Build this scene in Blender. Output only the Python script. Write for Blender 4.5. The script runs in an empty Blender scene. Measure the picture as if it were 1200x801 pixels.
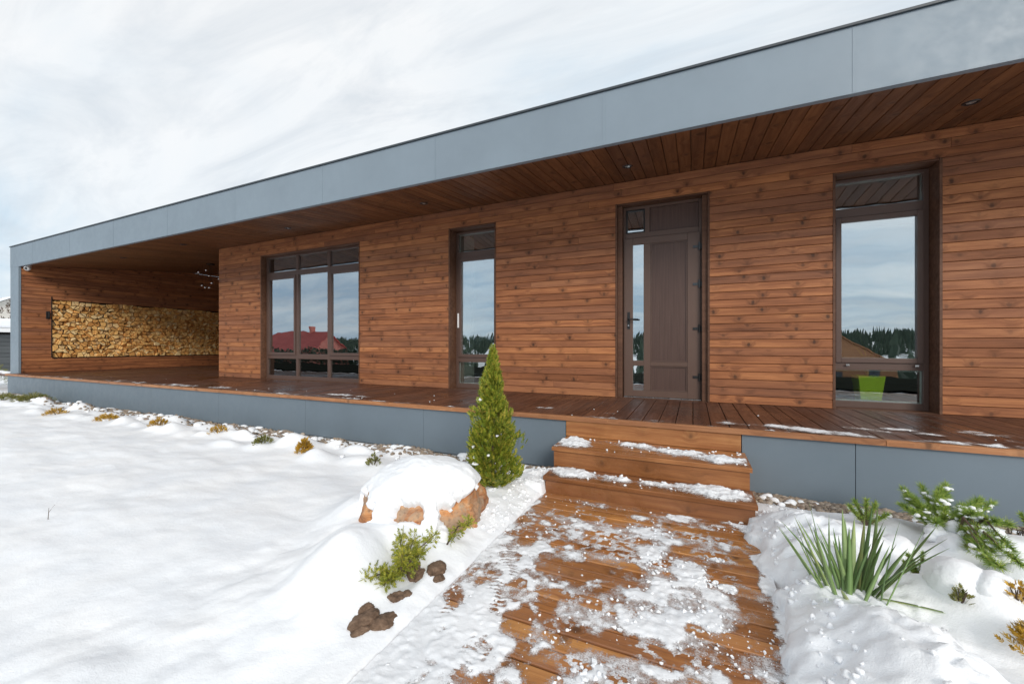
import bpy, bmesh, math, random
import numpy as np
from mathutils import Vector, Matrix, Euler, noise as mn
random.seed(7)
sc = bpy.context.scene
C = sc.collection
R = math.radians

# ------------------------------------------------------------------ camera
cam = bpy.data.cameras.new('camera')
cam.lens = 14.0; cam.sensor_width = 36.0; cam.shift_y = 0.00375
cam.clip_start = 0.05; cam.clip_end = 3000
camo = bpy.data.objects.new('camera', cam); C.objects.link(camo)
camo.location = (0, 0, 1.2)
camo.rotation_euler = (R(90), 0, math.atan(212 / 466.7))
sc.camera = camo

# ------------------------------------------------------------------ sky, sun, exposure
SUN_EL, SUN_AZ = 27.0, 142.0        # azimuth measured clockwise from +Y
world = bpy.data.worlds.new('World'); sc.world = world; world.use_nodes = True
sc.view_settings.view_transform = 'Standard'; sc.view_settings.look = 'None'
sc.view_settings.gamma = 1; sc.view_settings.use_curve_mapping = False
sc.view_settings.exposure = 0.50
sc.cycles.use_denoising = True
sc.cycles.max_bounces = 8; sc.cycles.diffuse_bounces = 5; sc.cycles.glossy_bounces = 4
sc.cycles.transparent_max_bounces = 16; sc.cycles.transmission_bounces = 4


class NT:
    """small helper to write node trees"""
    def __init__(s, nt):
        s.nt = nt; nt.nodes.clear()

    def n(s, t, _o=None, **kw):
        nd = s.nt.nodes.new(t)
        ins = {}
        for k, v in kw.items():
            if k.startswith('i_'):
                ins[k[2:]] = v
            elif k.startswith('p'):
                ins[int(k[1:])] = v
            else:
                setattr(nd, k, v)
        for k, v in ins.items():
            sk = nd.inputs[k if isinstance(k, int) else k.replace('_', ' ')]
            if isinstance(v, bpy.types.NodeSocket):
                s.nt.links.new(v, sk)
            elif v is not None:
                sk.default_value = v
        return nd.outputs[_o] if _o is not None else nd

    def math(s, op, a, b=None, c=None, clamp=False):
        nd = s.nt.nodes.new('ShaderNodeMath'); nd.operation = op; nd.use_clamp = clamp
        for i, v in enumerate((a, b, c)):
            if v is None: continue
            if isinstance(v, bpy.types.NodeSocket): s.nt.links.new(v, nd.inputs[i])
            else: nd.inputs[i].default_value = v
        return nd.outputs[0]

    def vmath(s, op, a, b=None):
        nd = s.nt.nodes.new('ShaderNodeVectorMath'); nd.operation = op
        for i, v in enumerate((a, b)):
            if v is None: continue
            if isinstance(v, bpy.types.NodeSocket): s.nt.links.new(v, nd.inputs[i])
            else: nd.inputs[i].default_value = v
        return nd.outputs[0]

    def mix(s, f, a, b, blend='MIX'):
        nd = s.nt.nodes.new('ShaderNodeMix'); nd.data_type = 'RGBA'; nd.blend_type = blend
        for sk, v in ((nd.inputs[0], f), (nd.inputs[6], a), (nd.inputs[7], b)):
            if isinstance(v, bpy.types.NodeSocket): s.nt.links.new(v, sk)
            elif isinstance(v, (int, float)): sk.default_value = v
            else: sk.default_value = (*v, 1) if len(v) == 3 else v
        return nd.outputs[2]

    def remap(s, v, a, b, c=0.0, d=1.0, smooth=False):
        nd = s.nt.nodes.new('ShaderNodeMapRange'); nd.clamp = True
        if smooth: nd.interpolation_type = 'SMOOTHSTEP'
        s.nt.links.new(v, nd.inputs[0])
        for i, x in enumerate((a, b, c, d)): nd.inputs[i + 1].default_value = x
        return nd.outputs[0]

    def noise(s, vec, scale, detail=4, rough=.55, dist=0.0, out=0):
        nd = s.nt.nodes.new('ShaderNodeTexNoise')
        if vec is not None: s.nt.links.new(vec, nd.inputs['Vector'])
        nd.inputs['Scale'].default_value = scale; nd.inputs['Detail'].default_value = detail
        nd.inputs['Roughness'].default_value = rough; nd.inputs['Distortion'].default_value = dist
        return nd.outputs[out]

    def ramp(s, v, stops):
        nd = s.nt.nodes.new('ShaderNodeValToRGB'); e = nd.color_ramp.elements
        while len(e) < len(stops): e.new(.5)
        for i, (p, col) in enumerate(stops):
            e[i].position = p; e[i].color = (*col, 1)
        s.nt.links.new(v, nd.inputs[0])
        return nd.outputs[0]

    def bump(s, h, strength, dist, normal=None):
        return s.n('ShaderNodeBump', 0, i_Height=h, i_Strength=strength, i_Distance=dist, i_Normal=normal)

    def principled(s, col, rough=.5, normal=None, **kw):
        b = s.n('ShaderNodeBsdfPrincipled')
        def put(k, v):
            sk = b.inputs[k]
            if isinstance(v, bpy.types.NodeSocket): s.nt.links.new(v, sk)
            elif isinstance(v, (tuple, list)) and len(v) == 3 and sk.type == 'RGBA': sk.default_value = (*v, 1)
            else: sk.default_value = v
        put('Base Color', col); put('Roughness', rough)
        if normal is not None: put('Normal', normal)
        for k, v in kw.items(): put(k.replace('_', ' '), v)
        return b.outputs[0]

    def out(s, sh, world=False):
        o = s.nt.nodes.new('ShaderNodeOutputWorld' if world else 'ShaderNodeOutputMaterial')
        s.nt.links.new(sh, o.inputs[0])


# overcast winter sky: thin blue behind a streaky white cloud deck, clearer towards the horizon
t = NT(world.node_tree)
dirv = t.vmath('NORMALIZE', t.n('ShaderNodeTexCoord').outputs['Generated'])
sep = t.n('ShaderNodeSeparateXYZ', i_Vector=dirv)
zc = t.math('MAXIMUM', sep.outputs[2], 0.0)
den = t.math('ADD', zc, 0.16)
comb = t.n('ShaderNodeCombineXYZ', 0, i_X=t.math('DIVIDE', sep.outputs[0], den), i_Y=t.math('DIVIDE', sep.outputs[1], den))
mp = t.n('ShaderNodeMapping', 0, i_Vector=comb, i_Rotation=(0, 0, R(35)), i_Scale=(0.55, 1.5, 1))
n1 = t.noise(mp, 1.0, 8, .58, .6)
n2 = t.noise(comb, 0.38, 4, .5, .3)
cl = t.math('ADD', t.math('MULTIPLY', n1, .75), t.math('MULTIPLY', n2, .50))
elev = t.remap(zc, 0.0, 0.72, -.17, .17)
cl = t.math('ADD', cl, elev)
ccol = t.ramp(cl, [(0.42, (.31, .42, .53)), (0.53, (.48, .57, .645)), (0.66, (.625, .665, .695)), (0.80, (.705, .715, .72))])
grey = t.remap(t.noise(mp, 2.0, 7, .62, 1.0), .46, .68, 0, .55)
ccol = t.mix(grey, ccol, (.46, .505, .55))
sky = t.n('ShaderNodeTexSky', 0, sky_type='NISHITA', sun_disc=False, sun_elevation=R(SUN_EL), sun_rotation=R(SUN_AZ))
bgs = t.n('ShaderNodeBackground', 0, i_Color=sky, i_Strength=0.10)
bgc = t.n('ShaderNodeBackground', 0, i_Color=ccol, i_Strength=1.0)
mixs = t.n('ShaderNodeMixShader', 0, p0=0.93, p1=bgs, p2=bgc)
t.out(mixs, True)

sun = bpy.data.lights.new('sun', 'SUN'); sun.energy = 1.5; sun.angle = R(22); sun.color = (1, .95, .88)
suno = bpy.data.objects.new('sun', sun); C.objects.link(suno)
az, el = R(SUN_AZ), R(SUN_EL)
sd = Vector((math.sin(az) * math.cos(el), math.cos(az) * math.cos(el), math.sin(el)))
suno.rotation_euler = sd.to_track_quat('Z', 'Y').to_euler(); suno.location = (0, -20, 20)

# ------------------------------------------------------------------ object helpers
def tag(o, label=None, cat=None, group=None, kind=None):
    if label: o['label'] = label
    if cat: o['category'] = cat
    if group: o['group'] = group
    if kind: o['kind'] = kind
    return o

def empty(name, loc=(0, 0, 0), rz=0, parent=None):
    o = bpy.data.objects.new(name, None); C.objects.link(o)
    o.empty_display_size = .2; o.location = loc; o.rotation_euler = (0, 0, rz)
    if parent: o.parent = parent
    return o

def mesh_obj(name, me, parent=None, loc=None, rot=None, mat=None):
    o = bpy.data.objects.new(name, me); C.objects.link(o)
    if mat is not None and not me.materials: me.materials.append(mat)
    if parent is not None: o.parent = parent
    if loc is not None: o.location = loc
    if rot is not None: o.rotation_euler = rot
    return o

class MB:
    """collects shapes that become ONE mesh"""
    def __init__(s): s.v = []; s.f = []
    def box(s, x0, x1, y0, y1, z0, z1):
        b = len(s.v)
        s.v += [(x0, y0, z0), (x1, y0, z0), (x1, y1, z0), (x0, y1, z0), (x0, y0, z1), (x1, y0, z1), (x1, y1, z1), (x0, y1, z1)]
        s.f += [tuple(b + i for i in q) for q in ((0, 3, 2, 1), (4, 5, 6, 7), (0, 1, 5, 4), (1, 2, 6, 5), (2, 3, 7, 6), (3, 0, 4, 7))]
        return s
    def quad(s, *p):
        b = len(s.v); s.v += [tuple(q) for q in p]; s.f.append(tuple(range(b, b + len(p)))); return s
    def tube(s, pts, rad, n=8, cap=True):
        rad = rad if isinstance(rad, (list, tuple)) else [rad] * len(pts)
        pts = [Vector(p) for p in pts]; b = len(s.v)
        up = Vector((0, 0, 1))
        for i, p in enumerate(pts):
            d = (pts[min(i + 1, len(pts) - 1)] - pts[max(i - 1, 0)]).normalized()
            a = d.cross(up if abs(d.z) < .9 else Vector((1, 0, 0))).normalized(); c = d.cross(a)
            for k in range(n):
                an = 2 * math.pi * k / n
                s.v.append(tuple(p + (a * math.cos(an) + c * math.sin(an)) * rad[i]))
        for i in range(len(pts) - 1):
            for k in range(n):
                k2 = (k + 1) % n
                s.f.append((b + i * n + k, b + i * n + k2, b + (i + 1) * n + k2, b + (i + 1) * n + k))
        if cap:
            s.f.append(tuple(b + k for k in range(n))[::-1])
            s.f.append(tuple(b + (len(pts) - 1) * n + k for k in range(n)))
        return s
    def ball(s, c, r, seg=10, rings=6, sc_=(1, 1, 1)):
        b = len(s.v); cx, cy, cz = c
        s.v.append((cx, cy, cz + r * sc_[2]))
        for i in range(1, rings):
            ph = math.pi * i / rings
            for k in range(seg):
                th = 2 * math.pi * k / seg
                s.v.append((cx + r * sc_[0] * math.sin(ph) * math.cos(th), cy + r * sc_[1] * math.sin(ph) * math.sin(th), cz + r * sc_[2] * math.cos(ph)))
        s.v.append((cx, cy, cz - r * sc_[2])); e = len(s.v) - 1
        for k in range(seg):
            k2 = (k + 1) % seg
            s.f.append((b, b + 1 + k, b + 1 + k2))
            for i in range(rings - 2):
                s.f.append((b + 1 + i * seg + k, b + 1 + (i + 1) * seg + k, b + 1 + (i + 1) * seg + k2, b + 1 + i * seg + k2))
            s.f.append((e, b + 1 + (rings - 2) * seg + k2, b + 1 + (rings - 2) * seg + k))
        return s
    def prism(s, poly, a, b_, axis='y'):
        """closed outline extruded from a to b along axis"""
        b = len(s.v); n = len(poly)
        for w in (a, b_):
            for (u, v) in poly:
                s.v.append({'y': (u, w, v), 'x': (w, u, v), 'z': (u, v, w)}[axis])
        for k in range(n):
            k2 = (k + 1) % n
            s.f.append((b + k, b + k2, b + n + k2, b + n + k))
        s.f.append(tuple(b + k for k in range(n))[::-1]); s.f.append(tuple(b + n + k for k in range(n)))
        return s
    def mesh(s, name, mat, smooth=False):
        me = bpy.data.meshes.new(name); me.from_pydata(s.v, [], s.f); me.materials.append(mat)
        bm = bmesh.new(); bm.from_mesh(me); bmesh.ops.recalc_face_normals(bm, faces=bm.faces); bm.to_mesh(me); bm.free()
        if smooth: me.polygons.foreach_set('use_smooth', [True] * len(me.polygons))
        return me
    def build(s, name, mat, parent=None, smooth=False, bevel=0.0):
        o = mesh_obj(name, s.mesh(name, mat, smooth), parent)
        if bevel:
            m = o.modifiers.new('bevel', 'BEVEL'); m.width = bevel; m.segments = 2; m.limit_method = 'ANGLE'
        return o

# ------------------------------------------------------------------ numpy noise
def _h(ix, iy, seed):
    h = (ix.astype(np.int64) * 374761393 + iy.astype(np.int64) * 668265263 + seed * 1442695041) & 0xFFFFFFFF
    h = ((h ^ (h >> 13)) * 1274126177) & 0xFFFFFFFF
    h = h ^ (h >> 16)
    return (h & 0xFFFFFF) / float(0xFFFFFF)
def vn(x, y, seed=0):
    x0 = np.floor(x); y0 = np.floor(y); fx = x - x0; fy = y - y0
    fx = fx * fx * fx * (fx * (fx * 6 - 15) + 10); fy = fy * fy * fy * (fy * (fy * 6 - 15) + 10)
    a = _h(x0, y0, seed); b = _h(x0 + 1, y0, seed); c = _h(x0, y0 + 1, seed); d = _h(x0 + 1, y0 + 1, seed)
    return (a * (1 - fx) + b * fx) * (1 - fy) + (c * (1 - fx) + d * fx) * fy
def fbm(x, y, s=1.0, octv=4, seed=0, gain=.5):
    """0 centred, about -1..1"""
    x = np.asarray(x, float) * s; y = np.asarray(y, float) * s; t_ = 0; a = 1.0; tot = 0
    for o in range(octv):
        ca, sa = math.cos(.6 * o + seed), math.sin(.6 * o + seed)
        t_ = t_ + a * (vn(x * ca - y * sa + 17.3 * o, x * sa + y * ca - 9.1 * o, seed + o) * 2 - 1); tot += a; a *= gain; x = x * 2.03; y = y * 2.03
    return t_ / tot * 1.6
def sstep(a, b, x):
    t_ = np.clip((x - a) / (b - a), 0, 1); return t_ * t_ * (3 - 2 * t_)

# ------------------------------------------------------------------ materials
def new_mat(name):
    m = bpy.data.materials.new(name); m.use_nodes = True
    return m, NT(m.node_tree)

def wood(name, dark, mid, light, rough=(.45, .65), knots=1.0, grain=1.0, bump=.25, wet=None, spec=.35, weather=0.0):
    m, t = new_mat(name)
    rnd = t.n('ShaderNodeObjectInfo').outputs['Random']
    pos = t.n('ShaderNodeTexCoord').outputs['Object']
    off = t.n('ShaderNodeCombineXYZ', 0, i_X=t.math('MULTIPLY', rnd, 91.7), i_Y=t.math('MULTIPLY', rnd, 37.1), i_Z=t.math('MULTIPLY', rnd, 53.3))
    p = t.vmath('ADD', pos, off)
    # whorls of knots across the board, irregularly spaced along it
    sp = t.n('ShaderNodeSeparateXYZ', i_Vector=p); sl = t.n('ShaderNodeSeparateXYZ', i_Vector=pos)
    kn = t.noise(p, 34, 3, .6)
    w = t.math('MULTIPLY', sp.outputs[0], 2.3)
    vor = t.n('ShaderNodeTexVoronoi', voronoi_dimensions='1D', i_W=w, i_Scale=1.0, i_Randomness=1.0)
    kc = t.n('ShaderNodeSeparateColor', i_Color=vor.outputs['Color'])
    has = t.remap(kc.outputs[1], .25, .9, 0, 1)
    dx = t.math('ADD', t.math('DIVIDE', vor.outputs['Distance'], 2.3), t.math('MULTIPLY', t.math('SUBTRACT', kn, .5), .030))
    dy = t.math('SUBTRACT', sl.outputs[1], t.math('MULTIPLY', t.math('SUBTRACT', kc.outputs[0], .5), .062))
    dyw = t.math('ADD', dy, t.math('MULTIPLY', t.math('SUBTRACT', kn, .5), .02))
    def ell(a, b):
        return t.math('SQRT', t.math('ADD', t.math('POWER', t.math('ABSOLUTE', t.math('DIVIDE', dx, a)), 2), t.math('POWER', t.math('ABSOLUTE', t.math('DIVIDE', dyw, b)), 2)))
    core = t.math('MULTIPLY', t.remap(ell(.019, .025), .4, 1.3, 1, 0, True), has)
    halo = t.math('MULTIPLY', t.remap(ell(.075, .075), .1, 1.2, 1, 0, True), t.math('MAXIMUM', has, .35))
    # grain lines bending round the knots
    gp = t.n('ShaderNodeMapping', 0, i_Vector=p, i_Scale=(1.1, 26.0 * grain, 26.0 * grain))
    warp = t.n('ShaderNodeCombineXYZ', 0, i_X=0.0, i_Y=t.math('MULTIPLY', halo, 1.8), i_Z=t.math('MULTIPLY', halo, 1.0))
    gp2 = t.vmath('ADD', gp, warp)
    g = t.noise(gp2, 1.0, 5, .62, .35)
    fine = t.noise(t.n('ShaderNodeMapping', 0, i_Vector=p, i_Scale=(6, 190, 190)), 1.0, 3, .6)
    blot = t.noise(t.n('ShaderNodeMapping', 0, i_Vector=p, i_Scale=(1.6, 6, 6)), 1.0, 3, .55)
    v = t.math('ADD', t.math('MULTIPLY', g, .54), t.math('MULTIPLY', fine, .18))
    v = t.math('ADD', v, t.math('MULTIPLY', blot, .30))
    tone = t.math('ADD', v, t.math('MULTIPLY', t.math('SUBTRACT', rnd, .5), .14))
    col = t.ramp(tone, [(.33, dark), (.50, mid), (.66, light)])
    r2 = t.math('FRACT', t.math('MULTIPLY', rnd, 7.31))
    col = t.mix(t.remap(r2, .3, 1, .0, .26), col, tuple(c * .55 for c in mid))
    r3 = t.math('FRACT', t.math('MULTIPLY', rnd, 23.77))
    col = t.mix(t.remap(r3, .50, 1, 0, .34), col, tuple((mid[0] * .62, mid[0] * .30, mid[0] * .20)))
    if weather:
        wn = t.noise(t.n('ShaderNodeNewGeometry').outputs['Position'], 1.3, 5, .6)
        col = t.mix(t.remap(wn, .45, .70, 0, weather), col, (.13, .10, .085))
    col = t.mix(t.math('MULTIPLY', halo, .48 * knots), col, tuple(c * .30 for c in mid))
    col = t.mix(t.math('MULTIPLY', core, .68 * knots), col, (.018, .010, .008))
    rg = t.remap(g, .3, .7, rough[1], rough[0])
    if wet:
        wn = t.noise(t.n('ShaderNodeNewGeometry').outputs['Position'], wet, 5, .6, .4)
        wm = t.remap(wn, .46, .66, 0, .8, True)
        rg = t.n('ShaderNodeMix', 0, p0=wm, p2=rg, p3=.16)
        col = t.mix(t.math('MULTIPLY', wm, .55), col, tuple(c * .55 for c in mid))
    h = t.math('SUBTRACT', t.math('MULTIPLY', t.math('ADD', g, t.math('MULTIPLY', fine, .6)), 1.0), t.math('MULTIPLY', core, .6))
    nrm = t.bump(h, bump, .004)
    t.out(t.principled(col, rg, nrm, Specular_IOR_Level=spec))
    return m

M = {}
M['clad'] = wood('reddish stained pine cladding', (.150, .055, .025), (.325, .120, .049), (.54, .220, .085), rough=(.50, .72), knots=1.0)
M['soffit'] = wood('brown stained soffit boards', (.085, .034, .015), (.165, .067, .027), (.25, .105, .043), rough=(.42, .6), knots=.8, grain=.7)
M['deck'] = wood('wet dark deck boards', (.045, .017, .009), (.105, .040, .021), (.19, .082, .045), rough=(.42, .60), knots=.5, wet=1.1, spec=.4, weather=.25)
M['walk'] = wood('wet orange larch boards', (.15, .052, .014), (.39, .150, .040), (.62, .29, .088), rough=(.32, .52), knots=.9, wet=2.8, spec=.5, bump=.8, weather=.35)
M['step'] = wood('orange larch step boards', (.15, .055, .018), (.32, .125, .042), (.50, .235, .090), rough=(.40, .58), knots=.9, wet=2.0, spec=.4)
M['edge'] = wood('pale larch edge board', (.20, .080, .032), (.38, .165, .070), (.52, .26, .12), rough=(.45, .6), knots=.9)
M['trim'] = wood('dark stained trim', (.070, .032, .018), (.130, .060, .033), (.20, .095, .052), rough=(.5, .65), knots=.4)

def metal(name, col, rough=.42, var=.06, metallic=.0):
    m, t = new_mat(name)
    pos = t.n('ShaderNodeNewGeometry').outputs['Position']
    rnd = t.n('ShaderNodeObjectInfo').outputs['Random']
    n_ = t.noise(pos, 1.3, 5, .6); n3 = t.noise(t.n('ShaderNodeMapping', 0, i_Vector=pos, i_Scale=(7, 7, .8)), 1, 4, .6)
    c = t.mix(t.remap(n_, .3, .7, 0, 1), tuple(x * (1 - var) for x in col), tuple(x * (1 + var) for x in col))
    c = t.mix(t.remap(n3, .55, .8, 0, .18), c, tuple(x * .88 for x in col))
    c = t.mix(t.remap(rnd, 0, 1, 0, .12), c, tuple(x * 1.25 for x in col))
    r = t.remap(t.noise(pos, 9, 4, .6), .3, .7, rough - .08, rough + .10)
    nb = t.bump(t.noise(pos, 1.2, 1, .5), .05, .02)
    nb = t.bump(t.noise(pos, 160, 2, .5), .03, .002, nb)
    t.out(t.principled(c, r, nb, Metallic=metallic))
    return m
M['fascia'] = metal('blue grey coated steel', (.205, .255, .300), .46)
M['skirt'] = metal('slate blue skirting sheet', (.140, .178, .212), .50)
M['darkmetal'] = metal('dark drip edge', (.045, .055, .065), .45)
M['steel'] = metal('brushed steel', (.50, .50, .50), .28, metallic=1.0)
M['black'] = metal('black fitting', (.015, .015, .016), .4)
M['white'] = metal('white plastic', (.78, .78, .78), .35, .02)
M['frame'] = metal('brown window profile', (.105, .062, .048), .42, .08)
M['doorleaf'] = metal('brown door profile', (.118, .070, .052), .42, .06)
M['spacer'] = metal('pale pane spacer', (.74, .80, .76), .5, .02)
M['plaster'] = metal('white plaster', (.62, .66, .60), .8, .03)
M['room'] = metal('grey room wall', (.30, .30, .28), .85, .05)
M['curtain'] = metal('pale curtain cloth', (.66, .72, .64), .9, .04)
M['backing'] = metal('black wind barrier', (.012, .010, .009), .9)

m, t = new_mat('brown door panel')
pos = t.n('ShaderNodeTexCoord').outputs['Object']
g = t.noise(t.n('ShaderNodeMapping', 0, i_Vector=pos, i_Scale=(60, 60, 2.2)), 1, 5, .65, .3)
t.out(t.principled(t.ramp(g, [(.32, (.072, .038, .029)), (.66, (.100, .056, .043))]), .45, t.bump(g, .15, .003)))
M['panel'] = m

def glass(name, base, tint):
    m, t = new_mat(name)
    gl = t.n('ShaderNodeBsdfGlossy', 0, i_Color=(.93, .97, 1.0, 1), i_Roughness=0.0,
             i_Normal=t.bump(t.noise(t.n('ShaderNodeNewGeometry').outputs['Position'], 2.0, 2, .4), .10, .02))
    tr = t.n('ShaderNodeBsdfTransparent', 0, i_Color=tint)
    fr = t.n('ShaderNodeFresnel', 0, i_IOR=1.5)
    t.out(t.n('ShaderNodeMixShader', 0, p0=t.math('ADD', t.math('MULTIPLY', fr, .9), base, clamp=True), p1=tr, p2=gl))
    return m
M['glass'] = glass('coated window glass', .50, (.85, .90, .88, 1))
M['transomglass'] = glass('transom glass', .36, (.95, .98, .96, 1))
M['clearglass'] = glass('plain fixed glass', .20, (.97, 1.0, .98, 1))

def snow_mat(name, alpha_attr=False, c1=(.82, .845, .88), c2=(.90, .91, .925)):
    m, t = new_mat(name)
    pos = t.n('ShaderNodeNewGeometry').outputs['Position']
    n1 = t.noise(pos, 2.2, 4, .55); n2 = t.noise(pos, 38, 5, .65); n3 = t.noise(pos, 210, 2, .6)
    col = t.mix(t.remap(n1, .35, .65, 0, 1), c1, c2)
    if alpha_attr:
        a0 = t.n('ShaderNodeAttribute', attribute_name='cover').outputs['Fac']
        col = t.mix(t.remap(t.math('ADD', a0, t.math('MULTIPLY', t.math('SUBTRACT', n2, .5), .5)), .30, .72, 0, 1), (.46, .37, .33), col)
    h = t.math('ADD', t.math('MULTIPLY', n2, 1.0), t.math('MULTIPLY', n3, .35))
    nb = t.bump(h, .34, .012)
    sh = t.principled(col, t.remap(n2, .3, .7, .45, .75), nb, Specular_IOR_Level=.3)
    if alpha_attr:
        a = t.n('ShaderNodeAttribute', attribute_name='cover').outputs['Fac']
        nn = t.noise(pos, 130, 4, .75)
        n4 = t.noise(pos, 26, 3, .6)
        f = t.math('ADD', a, t.math('ADD', t.math('MULTIPLY', t.math('SUBTRACT', nn, .5), 1.2), t.math('MULTIPLY', t.math('SUBTRACT', n4, .5), .6)))
        f = t.remap(f, .25, .78, 0, 1, True)
        sh = t.n('ShaderNodeMixShader', 0, p0=f, p1=t.n('ShaderNodeBsdfTransparent', 0), p2=sh)
    t.out(sh)
    return m
M['snow'] = snow_mat('settled snow')
M['slush'] = snow_mat('thin patchy snow', True, (.72, .74, .77), (.86, .87, .89))

m, t = new_mat('soil')
pos = t.n('ShaderNodeNewGeometry').outputs['Position']
n1 = t.noise(pos, 30, 6, .7)
t.out(t.principled(t.ramp(n1, [(.3, (.07, .040, .024)), (.55, (.20, .125, .080)), (.75, (.34, .24, .165))]), .9, t.bump(n1, .8, .02)))
M['soil'] = m

m, t = new_mat('river pebbles')
geo = t.n('ShaderNodeNewGeometry')
ri = geo.outputs['Random Per Island']
c = t.ramp(ri, [(0, (.10, .075, .06)), (.3, (.24, .18, .13)), (.55, (.33, .24, .16)), (.75, (.42, .36, .30)), (1, (.20, .12, .08))])
n1 = t.noise(geo.outputs['Position'], 60, 4, .6)
t.out(t.principled(t.mix(.35, c, t.ramp(n1, [(.3, (.06, .05, .04)), (.7, (.5, .42, .34))])), .6, t.bump(n1, .3, .005)))
M['pebble'] = m

m, t = new_mat('orange sandstone')
pos = t.n('ShaderNodeTexCoord').outputs['Object']
n1 = t.noise(pos, 5, 7, .68, .8); n2 = t.noise(t.n('ShaderNodeMapping', 0, i_Vector=pos, i_Scale=(5, 5, 22), i_Rotation=(.5, .4, 0)), 1, 6, .65, .5)
c = t.ramp(n2, [(.28, (.14, .045, .018)), (.42, (.40, .15, .050)), (.58, (.60, .28, .11)), (.75, (.68, .46, .28))])
c = t.mix(t.remap(n1, .47, .60, 0, .75), c, (.40, .31, .22))
n5 = t.noise(pos, 42, 4, .7)
c = t.mix(t.remap(n5, .52, .70, 0, .55), c, (.10, .055, .035))
t.out(t.principled(c, .75, t.bump(t.math('ADD', n1, n2), .55, .03)))
M['rock'] = m

def leaf_mat(name, stops, rough=.5, trans=.25, wave=None):
    m, t = new_mat(name)
    geo = t.n('ShaderNodeNewGeometry')
    ri = geo.outputs['Random Per Island']; rnd = t.n('ShaderNodeObjectInfo').outputs['Random']
    n1 = t.noise(geo.outputs['Position'], 7, 3, .6)
    v = t.math('ADD', t.math('MULTIPLY', t.math('FRACT', t.math('ADD', ri, rnd)), .6), t.math('MULTIPLY', n1, .4))
    c = t.ramp(v, stops)
    nb = None
    if wave:
        nn = t.noise(t.n('ShaderNodeMapping', 0, i_Vector=t.n('ShaderNodeTexCoord').outputs['UV'], i_Scale=(14, .8, 1)), 1.0, 3, .6)
        c = t.mix(t.remap(nn, .4, .65, 0, .45), c, wave)
    b = t.principled(c, rough, nb)
    tl = t.n('ShaderNodeBsdfTranslucent', 0, i_Color=c)
    t.out(t.n('ShaderNodeMixShader', 0, p0=trans, p1=b, p2=tl))
    return m
M['thuja'] = leaf_mat('golden green thuja scales', [(.12, (.08, .115, .014)), (.38, (.19, .26, .025)), (.62, (.37, .40, .04)), (.85, (.60, .46, .08))], .55, .3)
M['juniper'] = leaf_mat('olive juniper needles', [(.15, (.09, .12, .018)), (.5, (.32, .35, .035)), (.85, (.55, .48, .08))], .55, .25)
M['pine'] = leaf_mat('green pine needles', [(.15, (.09, .18, .04)), (.5, (.26, .39, .07)), (.85, (.50, .56, .11))], .5, .2)
M['orangeplant'] = leaf_mat('orange tinted foliage', [(.15, (.22, .14, .015)), (.5, (.52, .30, .03)), (.85, (.75, .47, .06))], .6, .25)
M['greenplant'] = leaf_mat('dull green foliage', [(.15, (.07, .09, .02)), (.5, (.19, .20, .045)), (.85, (.36, .32, .09))], .6, .25)
M['heather'] = leaf_mat('dark heather stems', [(.15, (.03, .026, .02)), (.5, (.08, .065, .05)), (.85, (.14, .12, .09))], .7, .1)
M['yucca'] = leaf_mat('yucca blades', [(.15, (.14, .26, .09)), (.5, (.25, .40, .13)), (.75, (.38, .50, .19)), (.92, (.70, .62, .20))], .42, .15, (.26, .33, .17))
M['bark'] = leaf_mat('brown bark', [(.1, (.05, .032, .022)), (.9, (.13, .09, .06))], .85, .0)
M['conifer'] = leaf_mat('dark conifers', [(.1, (.018, .035, .022)), (.9, (.050, .075, .045))], .8, .0)

m, t = new_mat('cut firewood')
geo = t.n('ShaderNodeNewGeometry'); rnd = t.n('ShaderNodeObjectInfo').outputs['Random']
r = t.math('FRACT', t.math('ADD', t.math('MULTIPLY', geo.outputs['Random Per Island'], 3.7), rnd))
c = t.ramp(r, [(0, (.60, .28, .075)), (.3, (.80, .43, .13)), (.6, (.90, .56, .20)), (.88, (.93, .70, .36)), (1, (.50, .26, .10))])
n1 = t.noise(geo.outputs['Position'], 55, 4, .6); n2 = t.noise(geo.outputs['Position'], 11, 3, .6)
c = t.mix(t.remap(n1, .5, .75, 0, .40), c, (.42, .20, .07))
c = t.mix(t.remap(n2, .5, .75, 0, .35), c, (.62, .30, .09))
t.out(t.principled(c, .8, t.bump(n1, .4, .006)))
M['log'] = m
m, t = new_mat('firewood bark')
n1 = t.noise(t.n('ShaderNodeNewGeometry').outputs['Position'], 40, 4, .6)
t.out(t.principled(t.ramp(n1, [(.3, (.05, .03, .02)), (.7, (.16, .10, .06))]), .9))
M['logbark'] = m

m, t = new_mat('lime plastic'); t.out(t.principled((.60, .88, .01), .4)); M['lime'] = m
m, t = new_mat('downlight lens'); t.out(t.principled((.55, .56, .55), .15, Metallic=.6)); M['lens'] = m
m, t = new_mat('clear glass ball'); t.out(t.principled((.85, .87, .9), .08, Metallic=.9)); M['ball'] = m
def siding(name, a, b, per=8.0):
    m, t = new_mat(name)
    pos = t.n('ShaderNodeNewGeometry').outputs['Position']
    n1 = t.noise(t.n('ShaderNodeMapping', 0, i_Vector=pos, i_Scale=(.7, .7, per)), 1, 4, .6)
    t.out(t.principled(t.mix(t.remap(n1, .3, .7, 0, 1), a, b), .7)); return m
m, t = new_mat('matt dark added ground'); t.out(t.principled((.022, .024, .020), 1.0, Specular_IOR_Level=.0)); M['darkground'] = m  # for the unseen ground added so the low panes mirror something dark
M['shedwall'] = siding('dark grey siding', (.055, .062, .066), (.10, .108, .112))
M['redroof'] = siding('red metal roof', (.26, .035, .030), (.36, .06, .05), 2)
M['redwall'] = siding('red brown boards', (.28, .08, .06), (.38, .12, .09), 2)
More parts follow.
